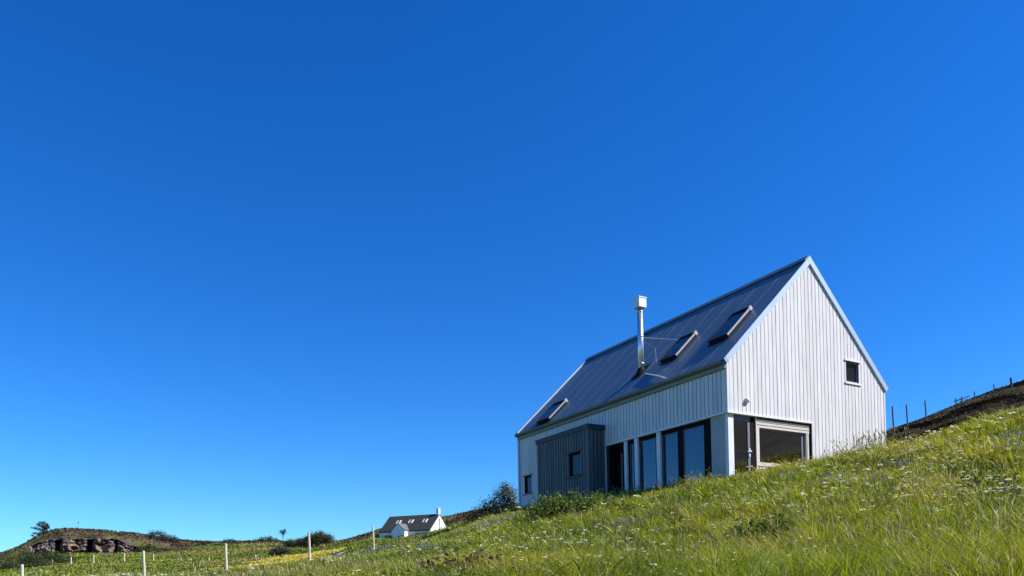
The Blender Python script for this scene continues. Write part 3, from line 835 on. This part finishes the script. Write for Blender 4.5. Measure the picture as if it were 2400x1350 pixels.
# leafy plants growing in the meadow
pb = ground_at(1785, 1262)
shrub('broadleaf_shrub', 0, 0, [(0, 0, .14, .38, .3, .14), (.26, 0, .2, .22, .2, .16), (-.3, .05, .12, .26, .2, .12), (.08, 0, .30, .18, .2, .12), (-.12, .1, .26, .14, .14, .12)], 1500, .044, YEL + YEL + [(.17, .22, .03)] + GRN[:2], 'round-leaved yellow-green shrub in the middle of the lower meadow', 'shrub', seed=5, base=pb, stems=8, trunk_r=.008)
pb = ground_at(2335, 1150)
shrub('broadleaf_shrub', 0, 0, [(0, 0, .14, .38, .35, .16), (.3, 0, .18, .3, .25, .16), (-.3, 0, .1, .26, .2, .12)], 1600, .044, DRK[1:] + GRN + GRN, 'dark green leafy shrub in the meadow near the right edge', 'shrub', seed=6, base=pb, stems=8, trunk_r=.008)
pb = ground_at(1290, 1215)
shrub('nettle_clump', 0, 0, [(0, 0, .35, .6, .4, .4), (.6, 0, .45, .6, .4, .4), (1.3, -.2, .4, .6, .4, .35), (1.9, -.3, .35, .6, .4, .3), (-.35, 0, .2, .3, .3, .25)], 7500, .06, [(.13, .19, .03), (.16, .21, .04), (.09, .14, .025)], 'dense leafy weed clump in front of the slate-blue bay', 'weeds', seed=7, base=pb, stems=14, trunk_r=.01, up=.3)
for u_, v_, lb, sd in ((1172, 1318, 'brown dead bracken heap, low in the middle of the meadow', 8), (1060, 1345, 'brown dead bracken at the bottom edge, left of the larger heap', 9), (1572, 1262, 'small pale dead thistle tuft among the middle grass', 10)):
    pb = ground_at(u_, v_)
    k = 1.0 if sd != 10 else .55
    shrub('dead_bracken', 0, 0, [(0, 0, .10, .35 * k, .3 * k, .12), (.28 * k, 0, .13, .25 * k, .2, .13), (-.25 * k, .0, .08, .2 * k, .2, .09)], int(1500 * k), .05, BRN, lb, 'dead bracken', 'dead brown plants in the meadow', seed=sd, base=pb, stems=8, trunk_r=.006, up=.5)
# far trees and gorse
def far(u, d, vbase, name, blobs, n, size, cols, label, cat, group=None, seed=1, stems=4, tr=.12, spread=1.3):
    R = ray(u, vbase) * d
    return shrub(name, 0, 0, blobs, n, size, cols, label, cat, group, seed=seed, base=R, stems=stems, trunk_r=tr, spread=spread)
far(98, 216, 1262, 'wind_bent_tree', [(.3, 0, 4.0, 1.6, 1.2, .95), (1.2, 0, 3.3, 1.0, 1.0, .7), (-2.2, 0, 3.15, 1.1, .5, .16), (-1.2, 0, 2.75, 1.0, .5, .18), (-2.4, 0, 1.75, .8, .5, .15), (-1.4, 0, 1.5, .9, .5, .15), (-2.7, 0, .95, .6, .5, .18), (.6, 0, 2.2, 1.2, 1.0, .6), (.2, 0, 1.1, 1.5, 1.0, .5), (2.0, 0, 1.7, 1.2, .9, .5), (3.2, 0, 1.1, .9, .7, .5), (4.4, 0, .9, .5, .5, .45)], 7000, .17, [(.045, .055, .024), (.065, .07, .034), (.085, .075, .04)], 'wind-bent dark tree with layered branches on the rocky hill', 'tree', seed=21, stems=10, spread=.8)
far(663, 205, 1262, 'sapling', [(-.35, 0, 1.7, .3, .25, .42), (.42, 0, 2.0, .2, .2, .6), (.1, 0, 1.4, .25, .2, .25), (-.1, 0, .9, .12, .1, .3)], 500, .2, [(.04, .06, .04), (.05, .07, .05)], 'lone spindly forked sapling on the skyline left of the tree clump', 'tree', seed=22, stems=6, tr=.05)
far(738, 150, 1284, 'hawthorn_tree', [(0, 0, 1.8, 1.7, 1.2, 1.1), (1.6, 0, 1.9, 1.3, 1.1, 1.0), (2.9, 0, 1.7, 1.0, .9, .8), (-1.4, 0, 1.3, 1.3, 1, .9), (-2.6, 0, 1.0, 1.0, .9, .7), (.9, 0, 2.5, 1.0, .8, .6)], 6500, .22, [(.06, .07, .025), (.085, .09, .035), (.11, .10, .045)], 'rounded dark hawthorn clump with bare trunks on the skyline behind a tall stake', 'tree', seed=23, stems=12)
far(688, 160, 1283, 'gorse_bush', [(0, 0, .8, 1.5, 1, .9), (1.2, 0, .9, 1.0, .8, .8), (-1.3, 0, .5, 1.0, .8, .6)], 2200, .22, DRK, 'low dark bush left of the hawthorn clump', 'bush', 'gorse bushes on the far hills', seed=24)
far(624, 215, 1272, 'gorse_bush', [(0, 0, .8, 2.2, 1.2, .9), (2.2, 0, .4, 1.6, 1, .6), (-2.2, 0, .3, 1.5, 1, .6)], 2200, .25, DRK, 'wide low bush on the skyline left of the forked sapling', 'bush', 'gorse bushes on the far hills', seed=25)
far(538, 220, 1274, 'gorse_bush', [(0, 0, .5, 1.8, 1.2, .6), (1.6, 0, .3, 1.2, 1, .45), (-1.4, 0, .3, 1.2, 1, .45)], 1500, .25, DRK, 'small low bush on the skyline behind the tall central stake', 'bush', 'gorse bushes on the far hills', seed=26)
far(368, 218, 1272, 'gorse_bush', [(0, 0, 1.6, 3.0, 1.8, 1.7), (-3, 0, .9, 2.6, 1.5, 1.1), (3.2, 0, .9, 2.6, 1.5, 1.1), (5.2, 0, .3, 2, 1.2, .7)], 5000, .28, [(.04, .045, .018), (.06, .06, .025), (.075, .06, .035)], 'broad domed gorse bush on the hill right of the cliff', 'bush', 'gorse bushes on the far hills', seed=27)
far(342, 192, 1300, 'gorse_bush', [(0, 0, 1.3, 2.4, 1.5, 1.2), (2.4, 0, .8, 1.6, 1.2, .9), (-2.2, 0, .6, 1.4, 1.2, .7)], 3600, .26, DRK + [(.06, .06, .025)], 'dark gorse bush at the right foot of the cliff', 'bush', 'gorse bushes on the far hills', seed=28)
def thicket(u, d, blobs, n, size, cols, label, seed):
    shrub('gorse_bush', u, d, blobs, n, size, cols, label, 'bush', 'gorse bushes on the far hills', seed=seed, stems=8, trunk_r=.08)
thicket(118, 120, [(0, 0, .9, 2.0, 1.5, 1.0), (2.2, 0, .5, 1.6, 1.3, .8), (-2.4, 0, .7, 1.8, 1.4, .9)], 4600, .17, GRN + DRK, 'green gorse bank at the left foot of the cliff', 29)
thicket(66, 92, [(0, 0, .8, 1.6, 1.2, .9), (1.7, 0, .6, 1.3, 1.0, .7), (-1.6, 0, .9, 1.4, 1.1, .9), (.6, 0, 1.4, .8, .7, .4)], 5200, .13, DRK + GRN, 'rounded dark gorse mass below the left end of the cliff, above two short stakes', 30)
thicket(4, 82, [(0, 0, .8, 1.5, 1.2, .9), (1.5, 0, .5, 1.2, 1.0, .6), (-1.6, 0, 1.0, 1.5, 1.2, 1.0)], 5200, .12, DRK, 'dark gorse thicket cut off by the left edge of the view', 32)
far(655, 105, 1300, 'gorse_bush', [(0, 0, .5, 1.0, .8, .5), (.9, 0, .35, .8, .7, .4), (-.9, 0, .3, .7, .6, .35)], 1500, .17, [(.04, .05, .035), (.055, .065, .04)], 'grey-green low shrub in the field behind the yellow flowers', 'bush', 'gorse bushes on the far hills', seed=31)

# ================================================================== ROCK OUTCROP
M_rock = mat_plain('weathered_rock', (1, 1, 1), .95, 0, .3, .9, .6, (1, 1, .6), attr='tint', spec=.1)
nu, nv = 220, 30
us = np.linspace(70, 312, nu)
rock_v = []; rock_c = []
for j in range(nv):
    t = j / (nv - 1)
    for i, u in enumerate(us):
        s_ = i / (nu - 1)
        x_, y_ = s_ * 34, t * 4.5
        cleft = max(0.0, 1 - abs((u - 211) / 17) / (1.15 - .75 * t)) + .7 * max(0.0, 1 - abs((u - 272) / 12) / (1.1 - .7 * t)) + .8 * max(0.0, 1 - abs((u - 137) / 14) / .8) * (t < .95)
        n_ = float(fbm(np.array(x_ / 3.0), np.array(y_ / 2.2), 71, 4)) - .5
        strat = .35 * math.sin(y_ * 5 + 3 * n_)
        vb = 1300 - 4 * sstep(70, 200, u) + 2 * math.sin(u / 9); vt = 1262 + 14 * (1 - sstep(75, 125, u)) + 16 * sstep(268, 312, u) + 5 * (float(fbm(np.array(u / 15.), np.array(0.), 77, 3)) - .5)
        n3_ = float(fbm(np.array(x_ / .9), np.array(y_ / .8), 73, 3)) - .5
        d_ = 190 + 4 * t * t + 5.5 * n_ + 2.4 * n3_ + strat + 7.0 * min(cleft, 1.0) ** 1.1 * (1 - sstep(.86, .96, t)) - 1.6 * sstep(.8, .95, t)
        rock_v.append(ray(u, vb + (vt - vb) * t) * d_)
        k_ = float(fbm(np.array(x_ / 1.6), np.array(y_ / 1.3), 81, 4))
        c_ = np.array([.20, .145, .105]) * (.45 + .9 * k_) if k_ > .42 else np.array([.10, .08, .07]) * (.6 + .8 * k_)
        rock_c.append(c_)
for i, u in enumerate(us):       # turf shelf running back from the top into the hill
    P = np.array(rock_v[(nv - 1) * nu + i]); rock_v.append(P + np.array([0, 9.0, -.6])); rock_c.append(np.array([.08, .06, .04]))
nv2 = nv + 1
ridx = np.arange(nv2 * nu).reshape(nv2, nu)
rq = np.stack([ridx[:-1, :-1], ridx[:-1, 1:], ridx[1:, 1:], ridx[1:, :-1]], -1).reshape(-1, 4)
rk = fast_mesh('rock_outcrop', np.array(rock_v), [rq], M_rock, np.array(rock_c))
tag(rk, 'low cliff of brown weathered rock with dark clefts, under the left hilltop', 'cliff')

# ================================================================== MEADOW
def inside_house(x, y):
    dx, dy = x - HO[0], y - HO[1]
    a = dx * EG[0] + dy * EG[1]; b_ = dx * EL[0] + dy * EL[1]
    return ((a > .05) & (a < 8.0) & (b_ > 0.0) & (b_ < 12.6)) | ((a > -.68) & (a < .3) & (b_ > 6.08) & (b_ < 9.8))

def scatter(n, u0, u1, d0, d1, seed, vmax=1480, power=0.0):
    r = np.random.default_rng(seed)
    u = r.uniform(u0, u1, n); d = np.exp(r.uniform(math.log(d0), math.log(d1), n))
    X = (u - 1200) / FPX
    x, y = X * d, d
    z = terrain(x, y)
    P = np.stack([x, y, z], -1)
    uu, vv = project(P)
    ok = (vv < vmax) & ~inside_house(x, y)
    return P[ok]

def blades(P, h, w, lean, ldir, face, cols, bend=1.0):
    """curved tapering blades, 7 points each"""
    n = len(P)
    ts = np.array([0, .38, .74, 1.0]); ws = np.array([.8, 1.0, .7, 0])
    side = np.stack([np.cos(face), np.sin(face), np.zeros(n)], -1)
    ld = np.stack([np.cos(ldir), np.sin(ldir), np.zeros(n)], -1)
    V = np.empty((n, 7, 3))
    k = 0
    for t, q in zip(ts, ws):
        cen = P + ld * (lean * h * t ** (1 + bend))[:, None]
        cen[:, 2] += h * t * (1 - .28 * np.minimum(lean, 1.2) * t)
        if q > 0:
            V[:, k] = cen - side * (w * q * .5)[:, None]; V[:, k + 1] = cen + side * (w * q * .5)[:, None]; k += 2
        else:
            V[:, k] = cen; k += 1
    b_ = np.arange(n)[:, None] * 7
    Q = np.concatenate([b_ + np.array([0, 1, 3, 2]), b_ + np.array([2, 3, 5, 4])]); T = b_ + np.array([4, 5, 6])
    return V.reshape(-1, 3), [Q, T], np.repeat(cols, 7, 0)

PAL = dict(green=(.20, .26, .024), yellow=(.33, .33, .04), dry=(.43, .36, .115), deep=(.062, .108, .014), straw=(.50, .46, .22))
PAL = {k: np.array(v) for k, v in PAL.items()}
def meadow_colour(x, y, r):
    n = len(x)
    n1 = fbm(x / 1.7, y / 2.6, 101, 3); n2 = fbm(x / 3.2, y / 4.5, 111, 3); n3 = fbm(x / .8, y / 1.2, 121, 2)
    j = r.uniform(-.10, .10, n)
    a = sstep(.42, .60, n1 + j)[:, None]; b_ = sstep(.49, .64, n2 + j)[:, None]; c_ = sstep(.55, .70, n3 + j)[:, None]
    c = PAL['green'] * (1 - a) + PAL['yellow'] * a
    c = c * (1 - .75 * b_) + PAL['dry'] * .75 * b_
    c = c * (1 - .8 * c_) + PAL['deep'] * .8 * c_
    s_ = r.random(n) < .11
    c = np.where(s_[:, None], PAL['straw'], c)
    return c * np.clip(r.lognormal(-.08, .42, (n, 1)), .3, 2.2)

r = np.random.default_rng(301)
P = scatter(430000, -60, 2460, 3.6, 50, 300)
n = len(P); d = np.hypot(P[:, 0], P[:, 1])
tall = fbm(P[:, 0] / 1.5, P[:, 1] / 2.0, 131, 3)
h = (.10 + .27 * tall) * r.uniform(.5, 1.35, n)
h *= 1 - .55 * heather_mask(P[:, 0], P[:, 1])
w = np.maximum(.0045, .00115 * d) * r.uniform(.6, 1.5, n)
lean = np.abs(r.normal(.5, .4, n)); ldir = r.normal(math.pi * 1.02, 1.5, n)
cols = meadow_colour(P[:, 0], P[:, 1], r)
hm = heather_mask(P[:, 0], P[:, 1]) > r.random(n)
hc = np.array([(.060, .046, .035), (.085, .060, .042), (.040, .036, .026), (.085, .08, .04)])[r.integers(0, 4, n)]
ht = fbm(P[:, 0] / 1.8, P[:, 1] / 2.5 , 141, 4)[:, None]
cols = np.where(hm[:, None], hc * (.25 + 1.7 * sstep(.35, .65, ht)), cols)
V, F, T = blades(P[~hm], h[~hm], w[~hm], lean[~hm], ldir[~hm], r.uniform(0, math.pi, n)[~hm], cols[~hm])
# tussocks: blades springing from shared crowns, leaning outwards
Pc = scatter(3600, -60, 2460, 4.0, 42, 302); Pc = Pc[heather_mask(Pc[:, 0], Pc[:, 1]) < .2]
kk = 46; m = len(Pc); rc = r.uniform(.05, .14, m)
ang = r.uniform(0, 6.283, (m, kk)); rad = np.sqrt(r.random((m, kk))) * rc[:, None]
Pt = np.stack([Pc[:, None, 0] + np.cos(ang) * rad, Pc[:, None, 1] + np.sin(ang) * rad, np.repeat(Pc[:, None, 2], kk, 1) - .02], -1).reshape(-1, 3)
dt = np.hypot(Pt[:, 0], Pt[:, 1]); ht_ = np.repeat(r.uniform(.18, .54, m), kk) * r.uniform(.6, 1.15, m * kk)
base_c = np.minimum(meadow_colour(Pc[:, 0], Pc[:, 1], r) * np.array([1.0, 1.02, .9]), (.30, .34, .06))
uc_, _vc = project(Pc); ht_ = ht_ * np.repeat(.55 + .45 * sstep(900, 1250, uc_), kk)
V2, F2, T2 = blades(Pt, ht_, np.maximum(.0045, .0011 * dt) * r.uniform(.7, 1.4, m * kk), .25 + .8 * (rad / rc[:, None]).ravel() * r.uniform(.6, 1.3, m * kk), ang.ravel() + r.normal(0, .4, m * kk), r.uniform(0, math.pi, m * kk), np.repeat(base_c, kk, 0) * r.uniform(.7, 1.3, (m * kk, 1)), bend=1.3)
F = [F[0], F[1], F2[0] + len(V), F2[1] + len(V)]; V = np.concatenate([V, V2]); T = np.concatenate([T, T2])
tag(fast_mesh('meadow_grass', V, F, M_grass, T), 'long tousled meadow grass covering the slope', 'grass', None, 'stuff')
V, F, T = blades(P[hm], h[hm] * 1.1, w[hm] * 2.2, lean[hm], ldir[hm], r.uniform(0, math.pi, n)[hm], cols[hm])
tag(fast_mesh('heather', V, F, M_heather, T), 'dark brown heather covering the ridge behind the house', 'heather', None, 'stuff')

# low broad-leaved herbs filling the sward
P = scatter(150000, -60, 2460, 3.8, 40, 305)
r = np.random.default_rng(306)
P = P[(fbm(P[:, 0] / .9, P[:, 1] / 1.3, 171, 3) + r.normal(0, .06, len(P)) > .47) & (heather_mask(P[:, 0], P[:, 1]) < .3)]
n = len(P); d = np.hypot(P[:, 0], P[:, 1])
P = P + np.stack([0 * d, 0 * d, r.uniform(.02, .24, n)], -1)
nrm = np.array([0, 0, .9]) + r.normal(0, .6, (n, 3)); nrm /= np.linalg.norm(nrm, axis=1)[:, None]
t = np.cross(nrm, r.normal(size=(n, 3))); t /= np.linalg.norm(t, axis=1)[:, None]; s_ = np.cross(nrm, t)
L = (np.maximum(.028, .0034 * d) * r.uniform(.6, 1.5, n))[:, None]
V = np.stack([P - t * L * .6, P + s_ * L * .3 + nrm * L * .08, P + t * L * .6, P - s_ * L * .3 + nrm * L * .08], 1).reshape(-1, 3)
F = np.arange(4 * n).reshape(n, 4)
hk = fbm(P[:, 0] / 1.3, P[:, 1] / 1.6, 181, 2)[:, None]
cc = (np.array([.22, .27, .024]) * sstep(.4, .6, hk) + np.array([.07, .12, .014]) * (1 - sstep(.4, .6, hk))) * r.uniform(.5, 1.5, (n, 1))
tag(fast_mesh('meadow_herbs', V, [F[:, [0, 1, 2]], F[:, [0, 2, 3]]], M_leaf, np.repeat(cc, 4, 0)), 'low broad-leaved herbs filling the meadow between the grasses', 'herbs', None, 'stuff')

# far field and far hills: rough tussocks
P = scatter(90000, -80, 1300, 48, 260, 310)
r = np.random.default_rng(311); n = len(P); d = np.hypot(P[:, 0], P[:, 1])
cols = ground_colour(P[:, 0], P[:, 1]) * r.uniform(.7, 1.45, (n, 1))
V, F, T = blades(P, r.uniform(.12, .4, n) * np.clip(d / 120, .7, 1.6), .0018 * d * r.uniform(.6, 1.4, n), np.abs(r.normal(.4, .3, n)), r.uniform(0, 6.3, n), r.uniform(0, math.pi, n), cols)
tag(fast_mesh('field_tussocks', V, F, M_heather, T), 'rough grass and heather tussocks over the far field and hills', 'tussocks', None, 'stuff')

# seeding stalks
r = np.random.default_rng(321)
P = scatter(4300, -40, 2440, 4, 40, 320)
uq, _vq = project(P); P = P[r.random(len(P)) < .18 + .82 * sstep(950, 1500, uq)]
keep = (fbm(P[:, 0] / 2, P[:, 1] / 2, 151, 3) > .45) & (heather_mask(P[:, 0], P[:, 1]) < .3); P = P[keep]
n = len(P); d = np.hypot(P[:, 0], P[:, 1])
h = r.uniform(.32, .60, n)
# rank stalks against the gable wall
m_ = 300; qa, qb = r.uniform(4.1, 7.9, m_), -r.uniform(.15, 1.3, m_)
qa[120:] = -r.uniform(.15, 2.2, 180); qb[120:] = r.uniform(-1.5, 9.5, 180)          # and a ragged fringe below the long wall
qx, qy = HO[0] + EG[0] * qa + EL[0] * qb, HO[1] + EG[1] * qa + EL[1] * qb
P = np.concatenate([P, np.stack([qx, qy, terrain(qx, qy)], -1)]); h = np.concatenate([h, np.where(np.arange(m_) < 120, r.uniform(.45, .95, m_), r.uniform(.3, .6, m_))]); n = len(P); d = np.hypot(P[:, 0], P[:, 1])
ln = np.abs(r.normal(.35, .25, n)); ld = r.normal(math.pi, 1.6, n); fc = r.uniform(0, math.pi, n)
stc = np.array([(.30, .30, .12), (.34, .28, .16), (.20, .24, .07)])[r.integers(0, 3, n)]
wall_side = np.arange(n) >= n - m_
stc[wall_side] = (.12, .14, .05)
V1, F1, T1 = blades(P, h, np.maximum(.0028, .0007 * d), ln, ld, fc, stc)
tipt = .86
tip = P + np.stack([np.cos(ld), np.sin(ld), 0 * ld], -1) * (ln * h * tipt ** 2)[:, None]; tip[:, 2] += h * tipt * (1 - .28 * np.minimum(ln, 1.2) * tipt)
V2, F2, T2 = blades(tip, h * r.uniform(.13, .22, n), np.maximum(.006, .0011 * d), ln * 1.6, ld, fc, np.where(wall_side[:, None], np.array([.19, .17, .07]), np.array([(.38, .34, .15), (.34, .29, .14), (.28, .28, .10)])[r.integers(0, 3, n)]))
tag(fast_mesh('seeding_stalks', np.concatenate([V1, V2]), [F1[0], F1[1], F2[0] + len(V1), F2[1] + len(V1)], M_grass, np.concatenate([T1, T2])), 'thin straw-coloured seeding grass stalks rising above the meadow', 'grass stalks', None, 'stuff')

def flowers(name, P, hts, rad, cols, label, cat, nf=6, flat=.25, spread=1.0, vertical=False, seed=1):
    """stems, each with a head of nf small hexagonal florets"""
    r = np.random.default_rng(seed); n = len(P)
    ld = r.uniform(0, 6.3, n); ln = np.abs(r.normal(.15, .12, n))
    d = np.hypot(P[:, 0], P[:, 1])
    V1, F1, T1 = blades(P, hts, np.maximum(.003, .0005 * d), ln, ld, r.uniform(0, 3.1, n), np.tile(np.array([.09, .14, .03]), (n, 1)))
    top = P + np.stack([np.cos(ld), np.sin(ld), 0 * ld], -1) * (ln * hts)[:, None]; top[:, 2] += hts * (1 - .28 * ln)
    a = r.uniform(0, 6.3, (n, nf)); q = np.sqrt(r.random((n, nf))) * rad[:, None] * spread
    if vertical:
        off = np.stack([np.cos(a) * q * .5, np.sin(a) * q * .5, -r.random((n, nf)) * rad[:, None] * 4.5], -1)
    else:
        off = np.stack([np.cos(a) * q, np.sin(a) * q, -q * flat + r.normal(0, .002, (n, nf))], -1)
    cen = (top[:, None] + off).reshape(-1, 3); m = len(cen)
    rr_ = np.repeat(rad, nf) * r.uniform(.35, .6, m)
    nrm = np.array([0, 0, 1.]) + r.normal(0, .35, (m, 3)) if not vertical else r.normal(0, 1, (m, 3))
    nrm /= np.linalg.norm(nrm, axis=1)[:, None]
    t = np.cross(nrm, r.normal(size=(m, 3))); t /= np.linalg.norm(t, axis=1)[:, None]; s = np.cross(nrm, t)
    an = np.arange(6) * math.pi / 3
    V2 = (cen[:, None] + (t[:, None] * np.cos(an)[None, :, None] + s[:, None] * np.sin(an)[None, :, None]) * rr_[:, None, None]).reshape(-1, 3)
    F2 = np.arange(6 * m).reshape(m, 6) + len(V1)
    cc = np.array(cols)[r.integers(0, len(cols), m)] * r.uniform(.85, 1.1, (m, 1))
    o = fast_mesh(name, np.concatenate([V1, V2]), [F1[0], F1[1], F2], M_flower, np.concatenate([T1, np.repeat(cc, 6, 0)]))
    tag(o, label, cat, None, 'stuff')

r = np.random.default_rng(331)
P = scatter(13000, -40, 2440, 4.4, 34, 330)
u_, v_ = project(P); d = np.hypot(P[:, 0], P[:, 1])
dens = fbm(P[:, 0] / 1.1, P[:, 1] / 1.8, 161, 4)
keep = (r.random(len(P)) < np.clip((dens - .45) * 3.2, .05, .8) * (.25 + .75 * sstep(900, 2200, u_)) * (.35 + .65 * sstep(6, 12, d))) & (heather_mask(P[:, 0], P[:, 1]) < .2); P = P[keep]
n = len(P); d = np.hypot(P[:, 0], P[:, 1])
flowers('umbel_flowers', P, r.uniform(.24, .46, n), .0021 * d * np.clip(r.lognormal(-.2, .35, n), .4, 1.6), [(.78, .76, .50), (.68, .70, .42), (.84, .82, .62)], 'small flat creamy-white flower heads scattered over the meadow', 'flowers', 9, .15, seed=2)

def patch(spots, per, seed, spread=.5):
    r = np.random.default_rng(seed); out = []
    for (u, v, k) in spots:
        c = ground_at(u, v); m = int(per * k)
        sx = spread * math.sqrt(k)
        x = c[0] + r.normal(0, sx, m); y = c[1] + r.normal(0, sx * 1.2, m)
        out.append(np.stack([x, y, terrain(x, y)], -1))
    return np.concatenate(out)
P = patch([(1458, 1245, .8), (800, 1305, 1.6), (905, 1288, 1.5), (870, 1300, 1), (1843, 1130, .5), (1955, 1140, .7), (2110, 1105, .6), (2368, 1040, .5), (2385, 1068, .6), (1145, 1242, .7), (1175, 1235, .6), (2060, 1145, .5), (1510, 1275, .4), (1000, 1300, .8), (2375, 1180, .4)], 34, 341, .22)
n = len(P); r = np.random.default_rng(342); d = np.hypot(P[:, 0], P[:, 1])
flowers('bluebells', P, r.uniform(.30, .46, n), np.maximum(.012, .0013 * d), [(.20, .19, .40), (.26, .24, .44), (.16, .16, .32)], 'loose patches of violet-blue bluebells among the grass', 'flowers', 8, vertical=True, seed=3)
P = patch([(640, 1318, 1.5), (690, 1312, 1.5), (730, 1306, 1.6), (770, 1298, 1.0), (600, 1332, 1.0), (650, 1326, 1.2), (720, 1315, 1.2), (560, 1338, .6), (1480, 1205, .2)], 150, 351, .75)
n = len(P); r = np.random.default_rng(352); d = np.hypot(P[:, 0], P[:, 1])
flowers('buttercups', P, r.uniform(.28, .46, n), np.maximum(.016, .0019 * d), [(.72, .58, .05), (.78, .66, .10), (.70, .64, .22)], 'band of yellow buttercups along the left crest of the meadow', 'flowers', 4, seed=4)
